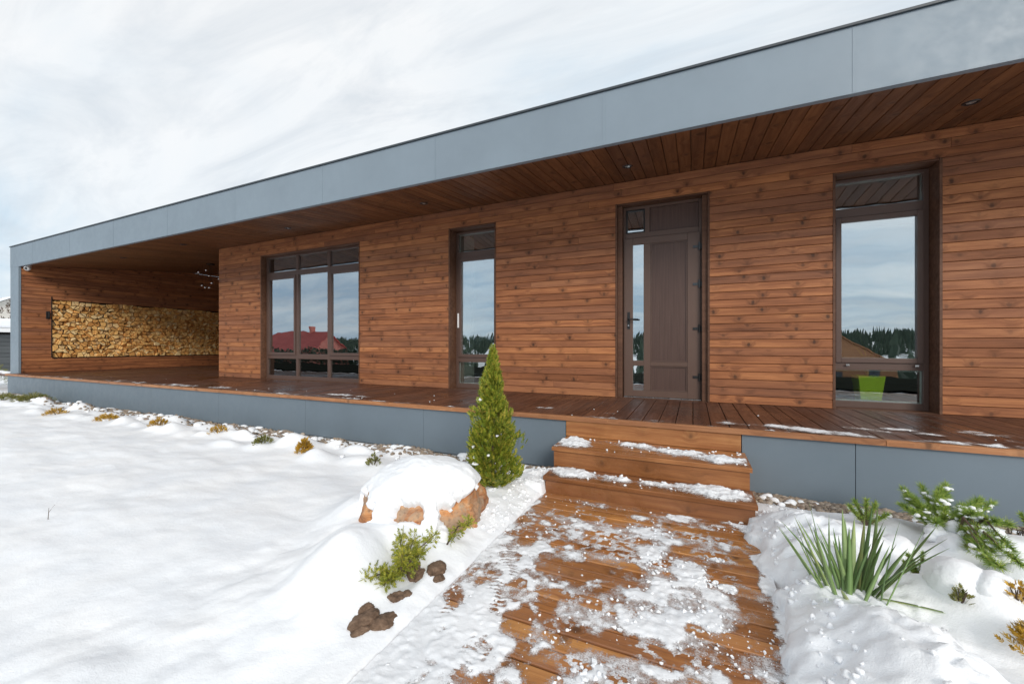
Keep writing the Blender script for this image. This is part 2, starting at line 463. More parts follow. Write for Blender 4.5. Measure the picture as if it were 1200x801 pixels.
M['tanroof'] = siding('rust brown shingles', (.22, .10, .045), (.34, .16, .07), 6)
M['palewall'] = siding('pale render', (.55, .52, .47), (.66, .63, .58), 1)
M['brick'] = siding('red brick', (.36, .09, .07), (.48, .15, .11), 20)
M['darkglass'] = metal('dark far glass', (.03, .04, .05), .1)

# ------------------------------------------------------------------ snow covered ground
WX0, WX1, WY1 = -1.10, 0.37, 3.08      # the boardwalk
MOUNDS = [  # x, y, rx, ry, height : lumps under the snow
    (-1.70, 1.66, .26, .26, .17), (-1.55, 1.42, .20, .18, .12), (-1.60, 1.15, .30, .22, .04), (-2.08, 2.15, .25, .30, .13), (-1.42, 1.80, .16, .10, .10), (-1.20, 1.85, .08, .16, .05),
    (-1.70, 2.40, .55, .35, .10), (-1.17, 2.05, .08, .30, .03), (-1.14, 1.62, .10, .25, .04), (-1.35, 2.75, .35, .30, .05), (-1.25, 3.25, .25, .35, .05),
    (.58, 1.80, .20, .30, .07), (.62, 2.70, .20, .25, .04), (.70, 2.95, .35, .35, .05), (.60, 1.45, .30, .5, .07),
    (1.05, 2.35, .19, .15, .17), (.97, 2.74, .18, .14, .09), (1.25, 2.85, .16, .16, .10), (1.48, 2.90, .20, .18, .12), (1.36, 2.52, .20, .18, .13), (1.14, 2.14, .20, .16, .10),
    (1.22, 3.25, .30, .22, .07), (1.75, 3.10, .30, .25, .10), (1.85, 2.60, .35, .35, .12), (.80, 1.60, .4, .3, .05), (1.3, 1.7, .35, .35, .08),
    (-1.96, .62, .14, .12, .03),
]
for i in range(70):   # rough small lumps along the planted strip by the skirting
    x = -14.5 + i * .185 + random.uniform(-.1, .1)
    MOUNDS.append((x, random.uniform(2.95, 3.55), random.uniform(.08, .22), random.uniform(.07, .16), random.uniform(.02, .085)))

def ground_h(x, y):
    h = .018 * fbm(x, y, .45, 3, 3) + .010 * fbm(x, y, 1.7, 3, 5) + .0035 * fbm(x, y, 7, 3, 8)
    h += .007 * fbm(x * .6, y * 1.5, 2.6, 3, 51) * sstep(-1.2, -2.4, x) + .006 * np.maximum(fbm(x, y, 4.2, 3, 57), -.3)
    h += .012 * fbm(x, y, 5.5, 4, 131) * sstep(-2.6, -2.0, x) * sstep(WX0, -1.25, x)
    # shallow wind ripples on the lawn
    h += .0045 * np.sin((x * 2.0 + y * 6.5) + 2.5 * fbm(x, y, .8, 2, 12)) * sstep(-1.5, -3.0, x) * sstep(3.0, 2.0, y)
    for (mx, my, rx, ry, hh) in MOUNDS:
        d = ((x - mx) / rx) ** 2 + ((y - my) / ry) ** 2
        near = d < 6
        if near.any():
            h = h + np.where(near, hh * np.exp(-np.power(d, 1.35) * .85), 0)
    # lumpy shovelled bank right of the walk and round the boulder
    lump = sstep(.34, .52, x) * sstep(1.05, .75, x) * sstep(3.3, 2.9, y) * sstep(-.6, .2, y)
    r = np.abs(fbm(x, y, 6.5, 4, 21)); h = h + lump * (.050 + .040 * (1 - r) * fbm(x, y, 2.6, 2, 4) + .034 * (1 - r) + .016 * np.abs(fbm(x, y, 15, 3, 81)) + .010 * fbm(x, y, 34, 2, 83))
    lump2 = sstep(-1.8, -1.2, x) * sstep(-1.06, -1.12, x) * sstep(1.4, 2.2, y) * sstep(3.9, 3.4, y)
    h = h + lump2 * .03 * (1 - np.abs(fbm(x, y, 9, 3, 33)))
    rl = sstep(.9, 1.1, x) * sstep(4, 3, x) * sstep(3.6, 3.2, y)
    h = h + rl * .02 * fbm(x, y, 3.2, 3, 14)
    strip = sstep(3.45, 3.66, y) * sstep(-13.9, -13.5, x)      # gravel strip along the skirting
    h = h - strip * (.045 + .03 * sstep(-.05, .35, fbm(x, y, 1.9, 4, 41)) * (x < -1.3))
    e0 = WX1 - .035 + .045 * fbm(y, y * 0 + 3, 3.5, 4, 2) + .04 * fbm(x, y, 9, 4, 93)
    h = np.where((x > WX1 - .2) & (x < 1.0) & (y < 3.4), np.minimum(h, .012 + .55 * np.maximum(x - e0, 0) ** .8 + .012 * fbm(x, y, 11, 3, 94)), h)
    h = np.where((x > -1.45) & (x < WX0 + .1) & (y < 3.0), np.minimum(h, .004 + .42 * np.maximum(WX0 - x, 0) + .010 * fbm(x, y, 10, 3, 95)), h)
    h = h + .010
    # under boardwalk, steps and house
    edge = WX1 - .045 + .045 * fbm(y, y * 0 + 3, 3.5, 4, 2) + .04 * fbm(x, y, 9, 4, 93)
    inw = sstep(WX0 - .012, WX0 + .012, x) * sstep(edge + .035, edge + .0, x) * sstep(3.90, 3.86, y)
    h = h * (1 - inw) - .09 * inw
    inh = sstep(3.845, 3.88, y) * sstep(-16.3, -16.2, x) * sstep(5.1, 5.0, x) * (y < 12)
    h = h * (1 - inh) - .05 * inh
    # far terrain: the plot falls away behind the camera into a valley, with a wooded ridge beyond
    dd = np.maximum(-y - 5, 0)
    h = h - 3.2 * sstep(0, 34, dd) - 9 * sstep(40, 150, dd) + 18.5 * sstep(200, 420, dd)
    dl = np.maximum(-x - 24, 0); h = h + 1.2 * sstep(10, 90, dl) * (dd < 60) * 0
    return h

def spaced(segs):
    out = []
    for a, b, st in segs:
        n_ = max(1, int(round((b - a) / st))); out += list(np.linspace(a, b, n_, endpoint=False))
    out.append(segs[-1][1]); return np.array(out)
gx = spaced([(-900, -120, 60), (-120, -30, 8), (-30, -16.4, .8), (-16.4, -6, .07), (-6, -2.6, .035), (-2.6, 2.2, .017), (2.2, 3.2, .05), (3.2, 8, .5), (8, 40, 4), (40, 120, 10), (120, 900, 60)])
gy = spaced([(-900, -360, 60), (-360, -30, 8), (-30, -3, 1.2), (-3, .5, .08), (.5, 3.95, .017), (3.95, 14, 1.0), (14, 60, 6), (60, 900, 70)])
X, Y = np.meshgrid(gx, gy); Hh = ground_h(X, Y)
def grid_mesh(name, X, Y, Z, mat, keep=None, smooth=True):
    ny, nx = X.shape
    co = np.stack([X, Y, Z], -1).reshape(-1, 3)
    idx = np.arange(nx * ny).reshape(ny, nx)
    q = np.stack([idx[:-1, :-1], idx[:-1, 1:], idx[1:, 1:], idx[1:, :-1]], -1).reshape(-1, 4)
    if keep is not None:
        k = (keep[:-1, :-1] | keep[:-1, 1:] | keep[1:, 1:] | keep[1:, :-1]).reshape(-1); q = q[k]
        used = np.unique(q); remap = -np.ones(nx * ny, int); remap[used] = np.arange(len(used)); q = remap[q]; co = co[used]
    else: used = None
    me = bpy.data.meshes.new(name)
    me.vertices.add(len(co)); me.vertices.foreach_set('co', co.ravel())
    me.loops.add(q.size); me.loops.foreach_set('vertex_index', q.ravel())
    me.polygons.add(len(q)); me.polygons.foreach_set('loop_start', np.arange(0, q.size, 4)); me.polygons.foreach_set('loop_total', np.full(len(q), 4))
    me.update(calc_edges=True)
    if smooth: me.polygons.foreach_set('use_smooth', np.ones(len(q), bool))
    me.materials.append(mat)
    return me, used
me, _ = grid_mesh('snow_ground', X, Y, Hh, M['snow'])
tag(mesh_obj('snow_ground', me), kind='structure')
def lookup(gx_, gy_, G, x, y):
    i = min(max(int(np.searchsorted(gx_, x)) - 1, 0), len(gx_) - 2); j = min(max(int(np.searchsorted(gy_, y)) - 1, 0), len(gy_) - 2)
    u = (x - gx_[i]) / (gx_[i + 1] - gx_[i]); v = (y - gy_[j]) / (gy_[j + 1] - gy_[j])
    return float((G[j, i] * (1 - u) + G[j, i + 1] * u) * (1 - v) + (G[j + 1, i] * (1 - u) + G[j + 1, i + 1] * u) * v)
def gh(x, y): return lookup(gx, gy, Hh, float(x), float(y))

# ------------------------------------------------------------------ the house
W, D, F = 5.52, 3.82, 4.05        # wall plane, terrace edge, fascia plane
SL = .118
def sz(y): return 3.41 - SL * (W - y)       # underside of the soffit
house = empty('house', (-5.5, W, 0))
tag(house, 'long low wood clad house with blue grey fascia and brown framed windows', 'house')
H_OFF = Vector((-5.5, W, 0))

class Part:
    """Empty part whose children are built in world coordinates"""
def hpart(name, parent=house, off=H_OFF):
    o = empty(name); o.parent = parent
    o.location = -off if parent is house else (0, 0, 0)
    return o
BC = {}
def board(name, L, Wd, T, loc, rot, mat, parent, ch=.004):
    """board: local x = length, y = width, z = thickness; chamfered face edges"""
    key = (round(L, 3), round(Wd, 4), round(T, 4), mat.name, ch)
    if key not in BC:
        a, b, c = L / 2, Wd / 2, T / 2
        mb = MB()
        mb.prism([(-b, -c), (b, -c), (b, c - ch), (b - ch, c), (-b + ch, c), (-b, c - ch)], -a, a, 'x')
        BC[key] = mb.mesh(name, mat)
    return mesh_obj(name, BC[key], parent, loc, rot)

wall = hpart('wall')
ROT_FACE = (R(90), 0, 0)            # board face looks towards -Y, width vertical
PITCH = 2.91 / 30
openings = [(-8.38, -5.61), (-3.63, -2.80), (-.94, .17), (1.44, 2.30)]
HEAD = .5 + 27 * PITCH             # 3.119
def course(x0, x1, z, jitter):
    """split one course into boards with butt joints"""
    xs = [x0]
    while x1 - xs[-1] > 2.3:
        xs.append(xs[-1] + random.uniform(1.1, 2.2) if len(xs) > 1 or jitter > .5 else xs[-1] + random.uniform(.5, 1.6))
    if x1 - xs[-1] < .25 and len(xs) > 1: xs.pop()
    xs.append(x1)
    for a, b in zip(xs, xs[1:]):
        L = round((b - a - .003) / .01) * .01 if b < x1 else (b - a - .002)
        dy = random.uniform(-.0015, .0015)
        board('cladding_board', L, PITCH - .0045, .02, (a + L / 2 + .001, W + .010 + dy, z + PITCH / 2), ROT_FACE, M['clad'], wall)
segs = [(-9.87, -8.38), (-5.61, -3.63), (-2.80, -.94), (.17, 1.44), (2.30, 5.0)]
for k in range(30):
    z = .5 + k * PITCH
    if k < 27:
        for a, b in segs:
            e0 = .018 if a > -9 else 0; e1 = .018 if b < 4 else 0
            if b - a > 1.8 and random.random() < .28 and b < 4:
                c_ = a + (b - a) * random.uniform(.25, .75)
                for p, q in ((a + e0, c_ - .001), (c_ + .001, b - e1)):
                    board('cladding_board', q - p, PITCH - .0045, .02, ((p + q) / 2, W + .010 + random.uniform(-.0015, .0015), z + PITCH / 2), ROT_FACE, M['clad'], wall)
            else:
                p, q = a + e0, b - e1
                board('cladding_board', q - p, PITCH - .0045, .02, ((p + q) / 2, W + .010 + random.uniform(-.0015, .0015), z + PITCH / 2), ROT_FACE, M['clad'], wall)
    else:
        xs = [-9.87]
        while xs[-1] < 3.2: xs.append(xs[-1] + random.uniform(1.9, 3.4))
        xs = [x for x in xs if x < 4.2] + [5.0]
        for a, b in zip(xs, xs[1:]):
            board('cladding_board', b - a - .003, PITCH - .0045, .02, ((a + b) / 2, W + .010, z + PITCH / 2), ROT_FACE, M['clad'], wall)
# black backing behind the boards, with the openings cut out; it is also the wall's thickness (0.30)
bk = MB()
for a, b in segs: bk.box(a + .022, b - .022, W + .021, W + .33, .46, HEAD + .001)
bk.box(-9.85, 5.0, W + .021, W + .33, HEAD + .001, 3.42); bk.box(-9.83, -9.5, W + .331, 9.6, .46, 3.85)
bk.build('wall_core', M['backing'], wall)
# the corner return of the wall towards the covered terrace
rt = 30
for k in range(rt + 5):
    board('cladding_board', 4.0, PITCH - .0045, .02, (-9.86, W + 2.025, .5 + k * PITCH + PITCH / 2), (R(90), 0, R(-90)), M['clad'], wall)
# opening reveals and trims
tr = hpart('reveal_trim')
for i, (a, b) in enumerate(openings):
    mb = MB(); dp = .19 if i != 0 else .12
    for x in (a, b):
        x0, x1 = (x - .020, x + .004) if x == a else (x - .004, x + .020)
        mb.box(x0, x1, W - .006, W + dp + .02, .5, HEAD + .002)
    mb.box(a + .006, b - .006, W - .002, W + dp + .02, HEAD - .022, HEAD - .002)
    mb.box(a + .006, b - .006, W + .01, W + dp + .05, .475, .502)
    mb.build('casing', M['trim'], tr, bevel=.0015)
for x0, x1 in ((-.935, -.875), (.105, .165)):      # wide boards at the front door
    MB().box(x0, x1, W + .03, W + .14, .502, HEAD - .024).build('jamb_board', M['trim'], tr, bevel=.002)

def ring(mb, x0, x1, z0, z1, w, y0, y1):
    mb.box(x0, x0 + w, y0, y1, z0, z1); mb.box(x1 - w, x1, y0, y1, z0, z1)
    mb.box(x0 + w, x1 - w, y0 + .0006, y1 - .0006, z0, z0 + w); mb.box(x0 + w, x1 - w, y0 + .0006, y1 - .0006, z1 - w, z1)
def pane(x0, x1, z0, z1, y, parent, gm='glass'):
    o = MB().box(x0, x1, y, y + .006, z0, z1).build('pane', M[gm], parent)
    mb = MB(); ring(mb, x0, x1, z0, z1, .016, y + .010, y + .024); mb.build('spacer', M['spacer'], parent)
    return o
def window(x0, x1, cols, y, label=None):
    w = hpart('window')
    if label: w['label'] = label
    z = dict(s0=.502, s1=.575, l1=.93, l2=1.06, t0=2.66, t1=2.76, h1=HEAD - .026)
    mb = MB()
    f = .045
    mb.box(x0, x0 + f, y, y + .07, z['s0'], z['h1']); mb.box(x1 - f, x1, y, y + .07, z['s0'], z['h1'])
    for a, b in ((z['s0'], z['s1']), (z['l1'], z['l2'] - .03), (z['t0'], z['t1']), (z['h1'] - .035, z['h1'])):
        mb.box(x0 + f, x1 - f, y + .001, y + .069, a, b)
    xs = [x0 + f] + [c for c in cols] + [x1 - f]
    for c in cols:
        mb.box(c - .032, c + .032, y - .002, y + .068, z['s0'] + .01, z['h1'] - .005)
    mb.build('frame', M['frame'], w, bevel=.003)
    for i in range(len(xs) - 1):
        a = xs[i] + (.032 if i > 0 else 0); b = xs[i + 1] - (.032 if i < len(xs) - 2 else 0)
        pane(a - .002, b + .002, z['t1'] - .002, z['h1'] - .033, y + .030, w, 'transomglass')
        pane(a - .002, b + .002, z['s1'] - .002, z['l1'] + .002, y + .030, w, 'clearglass')
        opening_sash = (len(xs) == 2) or i != 1
        if opening_sash:
            mb = MB(); ring(mb, a + .003, b - .003, z['l2'] - .05, z['t0'] - .004, .052, y - .018, y + .045); mb.build('sash', M['frame'], w, bevel=.003)
            pane(a + .053, b - .053, z['l2'] + 0.0, z['t0'] - .054, y + .012, w)
        else:
            pane(a - .002, b + .002, z['l2'] - .032, z['t0'] + .002, y + .030, w)
    return w
w1 = window(-8.375, -5.615, [-7.41, -6.51], W + .11, 'wide brown framed window of three bays with transom lights')
w2 = window(-3.625, -2.805, [], W + .19, 'narrow brown framed window behind the golden conifer')
w3 = window(1.445, 2.295, [], W + .19, 'tall brown framed window right of the door')
for x in (1.60, 2.19): MB().box(x - .016, x + .016, W + .165, W + .172, .975, .993).build('drain_cap', M['steel'], w3)
MB().box(-3.585, -3.555, W + .160, W + .171, 1.50, 1.74).build('handle', M['white'], w2, bevel=.003)

# front door
dr = hpart('door'); dr['label'] = 'brown front door with a narrow glass strip and four hinges'
y = W + .12
mb = MB(); ring(mb, -.875, .105, .502, HEAD - .026, .035, y, y + .08)
mb.box(-.84, .07, y + .001, y + .079, 2.665, 2.735); mb.box(-.59, -.53, y + .002, y + .078, 2.735, HEAD - .06)
mb.build('frame', M['doorleaf'], dr, bevel=.003)
pane(-.835, -.593, 2.738, HEAD - .064, y + .03, dr)
mb = MB(); ring(mb, -.838, -.592, 2.737, HEAD - .063, .018, y + .012, y + .028); mb.build('pane_bead', M['black'], dr)
MB().box(-.528, .068, y + .03, y + .045, 2.737, HEAD - .063).build('panel', M['panel'], dr)
mb = MB(); yl = y - .022
mb.box(-.862, -.745, yl, y + .05, .515, 2.66); mb.box(-.605, -.520, yl, y + .05, .60, 2.57); mb.box(-.065, .085, yl, y + .05, .515, 2.66)
mb.box(-.745, -.065, yl + .0007, y + .049, .515, .60); mb.box(-.745, -.065, yl + .0007, y + .049, 2.57, 2.66)
mb.box(-.745, -.605, yl + .0012, y + .048, .93, 1.00); mb.box(-.520, -.065, yl + .0012, y + .048, .93, .985)
mb.build('leaf', M['doorleaf'], dr, bevel=.004)
for a, b, c, d in ((-.745, -.605, .60, .93), (-.745, -.605, 1.0, 2.57)): pane(a - .002, b + .002, c - .002, d + .002, y - .004, dr)
for c, d in ((.60, .93), (.985, 2.57)):
    MB().box(-.522, -.063, y - .002, y + .02, c - .002, d + .002).build('panel', M['panel'], dr)
    mb = MB(); ring(mb, -.519, -.066, c + .001, d - .001, .014, y - .014, y - .003); mb.build('bead', M['frame'], dr, bevel=.002)
hd = MB(); hd.box(-.815, -.782, yl - .009, yl - .0005, 1.43, 1.66)
hd.tube([(-.798, yl - .004, 1.56), (-.798, yl - .050, 1.56), (-.785, yl - .056, 1.56), (-.665, yl - .056, 1.555)], .010, 8)
hd.tube([(-.798, yl - .006, 1.475), (-.798, yl - .022, 1.475)], .012, 10)
hd.build('handle', M['black'], dr, bevel=.001)
MB().tube([(-.798, yl - .0225, 1.475), (-.798, yl - .028, 1.475)], .010, 10).build('key_cylinder', M['steel'], dr)
for z in (2.47, 1.99, 1.42, .80):
    mb = MB(); mb.tube([(.075, yl - .014, z - .05), (.075, yl - .014, z + .05)], .013, 10); mb.box(.0, .065, yl - .010, yl - .0005, z - .016, z + .016); mb.box(.088, .104, yl - .006, y - .001, z - .03, z + .03)
    mb.build('hinge', M['black'] if z < 1.5 else M['darkmetal'], dr, bevel=.001)
MB().box(-.86, .09, y - .03, y + .0, .502, .513).build('threshold', M['steel'], dr)

# rooms behind the glass
rm = hpart('interior')
mb = MB(); mb.box(-9.4, 4.9, 9.6, 9.7, .45, 3.5); mb.box(-9.5, -9.4, W + .33, 9.6, .45, 3.5); mb.box(4.8, 4.9, W + .33, 9.6, .45, 3.5)
mb.box(-4.6, -4.5, W + .33, 9.6, .45, 3.5); mb.box(-2.1, -2.0, W + .33, 9.6, .45, 3.5); mb.box(.75, .85, W + .33, 9.6, .45, 3.5)
mb.build('room_wall', M['room'], rm)
MB().box(-9.4, 4.8, W + .33, 9.6, 3.42, 3.46).build('room_ceiling', M['plaster'], rm)
MB().box(-9.4, 4.8, W + .20, 9.6, .44, .497).build('room_floor', M['deck'], rm)
for a, b in ((-8.38, -5.61), (-3.63, -2.80), (1.44, 2.30)):
    mb = MB(); mb.box(a - .021, a + .001, W + .262, W + .40, .5, HEAD); mb.box(b - .001, b + .021, W + .262, W + .40, .5, HEAD); mb.box(a + .002, b - .002, W + .262, W + .40, HEAD - .02, HEAD)
    mb.build('inner_reveal', M['plaster'], rm)
MB().box(-1.6, -1.5, 7.2, 7.3, .5, 3.4).build('room_post', M['room'], rm)

def curtain(x0, x1, y, label):
    n_ = 60; v = []; f = []
    for i in range(n_ + 1):
        u = i / n_; x = x0 + (x1 - x0) * u
        for z in (.53, 1.6, 3.3): v.append((x, y + .03 * math.sin(u * 34) * (1.2 if z < 1 else .8), z))
    for i in range(n_):
        for k in range(2):
            a = i * 3 + k; f.append((a, a + 3, a + 4, a + 1))
    me = bpy.data.meshes.new('curtain'); me.from_pydata(v, [], f); me.materials.append(M['curtain'])
    me.polygons.foreach_set('use_smooth', [True] * len(f))
    o = mesh_obj('curtain', me); mo = o.modifiers.new('thickness', 'SOLIDIFY'); mo.thickness = .004
    tag(o, label, 'curtain'); return o
curtain(-8.36, -7.72, W + .30, 'pale curtain hanging inside the left bay of the wide window')
curtain(-3.61, -3.38, W + .34, 'pale curtain hanging inside the narrow window')

# roof, fascia, soffit
roof = hpart('roof')
mb = MB()
for (xa, xb, ya, yb) in ((-16.2, 5.1, F + .04, 11.2),):
    mb.prism([(ya, sz(ya) + .03), (yb, sz(yb) + .03), (yb, sz(yb) + .53), (ya, sz(ya) + .50)], xa, xb, 'x')
mb.build('roof_slab', M['darkmetal'], roof)
FB, FT = sz(F) - .004, 3.766
xs = [-16.23, -14.82, -12.82, -10.82, -8.82, -6.82, -4.82, -2.88, -.82, 1.18, 3.18, 5.14]
for a, b in zip(xs, xs[1:]):
    MB().box(a + .003, b - .003, F, F + .035, FB, FT).build('fascia_panel', M['fascia'], roof, bevel=.002)
    MB().box(a - .012 if a > -16 else a, a + .012 if a > -16 else a + .002, F - .0025, F - .0003, FB + .002, FT - .004).build('seam_strip', M['fascia'], roof)
MB().box(-16.25, 5.16, F - .018, F + .12, FT, FT + .022).build('drip_edge', M['darkmetal'], roof, bevel=.002)
MB().box(-15.7, 5.14, F - .004, F + .05, FB - .007, FB - .0005).build('fascia_lip', M['fascia'], roof)
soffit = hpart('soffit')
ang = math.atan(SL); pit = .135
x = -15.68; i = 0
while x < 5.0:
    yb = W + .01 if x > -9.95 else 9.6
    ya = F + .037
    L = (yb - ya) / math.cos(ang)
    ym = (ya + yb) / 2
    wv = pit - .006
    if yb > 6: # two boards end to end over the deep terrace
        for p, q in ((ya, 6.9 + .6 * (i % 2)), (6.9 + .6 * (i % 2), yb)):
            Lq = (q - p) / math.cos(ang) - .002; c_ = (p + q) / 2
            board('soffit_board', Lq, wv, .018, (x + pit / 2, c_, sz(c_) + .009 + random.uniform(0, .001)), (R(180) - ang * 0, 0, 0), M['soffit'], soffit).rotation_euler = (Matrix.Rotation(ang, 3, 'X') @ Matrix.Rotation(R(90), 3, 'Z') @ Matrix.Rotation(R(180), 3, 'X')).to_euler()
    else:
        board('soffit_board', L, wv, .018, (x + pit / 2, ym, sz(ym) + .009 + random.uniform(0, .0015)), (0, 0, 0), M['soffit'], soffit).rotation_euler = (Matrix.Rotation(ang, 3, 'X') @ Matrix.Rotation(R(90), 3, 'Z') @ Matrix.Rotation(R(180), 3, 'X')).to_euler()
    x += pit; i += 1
for (x, y_) in ((-.71, 4.89), (2.22, 4.84), (-3.68, 4.90), (-6.70, 4.90), (-9.71, 4.75), (-12.58, 4.90)):
    dl = hpart('downlight'); z0 = sz(y_)
    mb = MB(); n_ = 20
    for k in range(n_):
        a0, a1 = 2 * math.pi * k / n_, 2 * math.pi * (k + 1) / n_
        for (r0, h0), (r1, h1) in (((.062, -.001), (.058, -.008)), ((.058, -.008), (.040, -.008)), ((.040, -.008), (.036, .012))):
            P_ = lambda r_, h_, a_: (x + r_ * math.cos(a_), y_ + r_ * math.sin(a_), z0 + h_ + SL * r_ * math.sin(a_))
            mb.quad(P_(r0, h0, a0), P_(r0, h0, a1), P_(r1, h1, a1), P_(r1, h1, a0))
    mb.build('bezel', M['black'], dl)
    MB().tube([(x, y_, z0 - .001), (x, y_, z0 + .004)], .030, 16).build('lamp_lens', M['lens'], dl)

# left end wall of the terrace with the firewood niche
XL = -15.70
lw = hpart('end_wall')
def lboard(y0, y1, z, h=PITCH):
    board('cladding_board', y1 - y0 - .002, h - .006, .02, (XL - .010, (y0 + y1) / 2, z + h / 2), (R(90), 0, R(90)), M['clad'], lw)
NY0, NY1, NZ0, NZ1 = 4.64, 9.30, .5 + 4 * PITCH, .5 + 20.5 * PITCH
k = 0
while True:
    z = .5 + k * PITCH
    ztop = sz(F) - .01
    if z > 3.85: break
    y0 = F + .04
    if z + .012 > sz(F): y0 = max(y0, W - (3.41 - (z + .012)) / SL)
    if y0 > 9.2: break
    if NZ0 - .01 <= z < NZ1 - .06: lboard(y0, NY0, z)
    else:
        if z + .5 * PITCH > NZ1 - .02 or z < NZ0: lboard(y0, min(y0 + 2.4 + (k % 3) * .5, 9.0), z); lboard(min(y0 + 2.4 + (k % 3) * .5, 9.0) + .002, 9.6, z)
    k += 1
mb = MB()
mb.box(XL - .46, XL - .021, F + .04, 11, .0, NZ0 - .005); mb.box(XL - .46, XL - .021, F + .04, 11, NZ1 + .03, sz(F) + .3)
mb.box(XL - .46, XL - .021, F + .04, NY0 - .02, NZ0 - .005, NZ1 + .03); mb.box(XL - .46, XL - .44, NY0 - .02, 11, NZ0 - .005, NZ1 + .03); mb.box(XL - .44, XL - .021, NY1, 11, NZ0 - .005, NZ1 + .03)
mb.build('wall_core', M['backing'], lw)
mb = MB(); mb.box(XL - .44, XL + .012, NY0 - .018, NY0, NZ0 - .004, NZ1 + .03); mb.box(XL - .44, XL - .002, NY0, NY1, NZ1 + .008, NZ1 + .03); mb.box(XL - .44, XL + .016, NY0, NY1, NZ0 - .020, NZ0)
mb.build('niche_lining', M['backing'], lw)
MB().box(-16.23, XL + .002, F + .001, F + .039, .0, FB - .001).build('pier_panel', M['fascia'], lw, bevel=.002)
MB().box(-16.25, -16.17, F + .04, 11.0, .0, 3.70).build('side_panel', M['fascia'], lw)
MB().box(XL + .002, XL + .010, F - .0015, F + .041, .50, FB - .008).build('corner_trim', M['fascia'], lw)
# back wall of the covered terrace
bw = hpart('terrace_back_wall')
for k in range(36):
    board('cladding_board', 5.80, PITCH - .0045, .02, (-12.79, 9.59, .5 + k * PITCH + PITCH / 2), ROT_FACE, M['clad'], bw)
MB().box(-15.7, 5.0, 9.71, 9.9, .0, 4.25).build('wall_core', M['backing'], bw)
MB().box(5.0, 5.1, F + .3, 11, 0, 3.75).build('end_panel', M['fascia'], bw)

# ------------------------------------------------------------------ terrace deck
deck = empty('terrace_deck', (0, 0, 0))
tag(deck, 'raised wooden terrace with wet dark boards above blue grey skirting along the house', 'terrace')
x = -15.66; pit = .145
while x < 5.0:
    yb = W + .05 if x > -9.97 else 9.58
    if any(a - .02 < x + pit / 2 < b + .02 for a, b in openings): yb = W + .05
    ya = D + .062
    cuts = [ya, yb] if yb < 6 else [ya, ya + 2.2 + (int(x * 7) % 3) * .5, yb]
    for p, q in zip(cuts, cuts[1:]):
        board('deck_board', q - p - .003, pit - .007, .028, (x + pit / 2, (p + q) / 2, .486 + random.uniform(-.001, .001)), (0, 0, R(90)), M['deck'], deck, .003)
    x += pit
xs = [-15.66, -12.1, -8.9, -5.4, -2.1, 1.3, 5.0]
for a, b in zip(xs, xs[1:]):
    board('edge_board', b - a - .004, .058, .042, ((a + b) / 2, D + .029, .481), (0, 0, 0), M['edge'], deck, .005)
MB().box(-15.6, 5.0, D + .07, 9.5, .36, .465).build('joist_frame', M['backing'], deck)
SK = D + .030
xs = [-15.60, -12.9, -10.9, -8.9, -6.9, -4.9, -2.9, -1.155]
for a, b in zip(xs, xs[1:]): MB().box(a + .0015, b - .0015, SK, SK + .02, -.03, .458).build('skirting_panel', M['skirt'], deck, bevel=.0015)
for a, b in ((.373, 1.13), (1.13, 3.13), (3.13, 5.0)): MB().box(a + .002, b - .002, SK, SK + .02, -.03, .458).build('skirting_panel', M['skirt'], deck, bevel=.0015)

# steps
steps = empty('wooden_steps', (-.37, 3.4, 0))
tag(steps, 'three broad larch steps with snow on the treads below the front door', 'steps')
SO = Vector((-.37, 3.4, 0))
def sbox(name, x0, x1, y0, y1, z0, z1, mat=M['step']):
    L, Wd, T = x1 - x0, y1 - y0, z1 - z0
    if T > Wd:   # riser
        return board(name, L, T, Wd, Vector(((x0 + x1) / 2, (y0 + y1) / 2, (z0 + z1) / 2)) - SO, (R(90), 0, 0), mat, steps, .003)
    return board(name, L, Wd, T, Vector(((x0 + x1) / 2, (y0 + y1) / 2, (z0 + z1) / 2)) - SO, (0, 0, 0), mat, steps, .005)
ZA, ZB = .135, .305
for y0, y1 in ((3.08, 3.23), (3.235, 3.40)): sbox('tread', -1.12, .395, y0, y1, ZA - .030, ZA)
for y0, y1 in ((3.36, 3.515), (3.52, 3.675), (3.68, 3.84)): sbox('tread', -1.14, .395, y0, y1, ZB - .030, ZB)
sbox('riser', -1.105, .38, 3.098, 3.118, -.03, ZA - .031)
sbox('riser', -1.125, .38, 3.378, 3.398, ZA + .001, ZB - .031)
sbox('riser', -1.150, .368, SK - .012, SK + .012, ZB + .001, .458)
for x0 in (-1.105, .362):
    mb = MB(); mb.prism([(3.12 - 3.4, -.03), (3.84 - 3.4, -.03), (3.84 - 3.4, ZB - .031), (3.40 - 3.4, ZB - .031), (3.40 - 3.4, ZA - .031), (3.12 - 3.4, ZA - .031)], x0 + .37, x0 + .37 + .018, 'x')
    mb.build('side_board', M['step'], steps)

# boardwalk
walk = empty('boardwalk', (-.37, 1.0, 0)); tag(walk, kind='structure')
y_ = 3.10; i = 0
while y_ > -1.6:
    wv = .100
    y_ -= wv
    board('walk_board', 1.47 + random.uniform(-.01, .01), wv - .010, .03, (0 + random.uniform(-.004, .004), y_ + wv / 2 - 1.0, -.015 + random.uniform(-.0015, .0015)), (0, 0, random.uniform(-.002, .002)), M['walk'], walk, .004)
    i += 1
MB().box(WX0 + .03 + .37, WX1 - .03 + .37, -2.6, 2.1, -.085, -.034).build('bearers', M['backing'], walk)

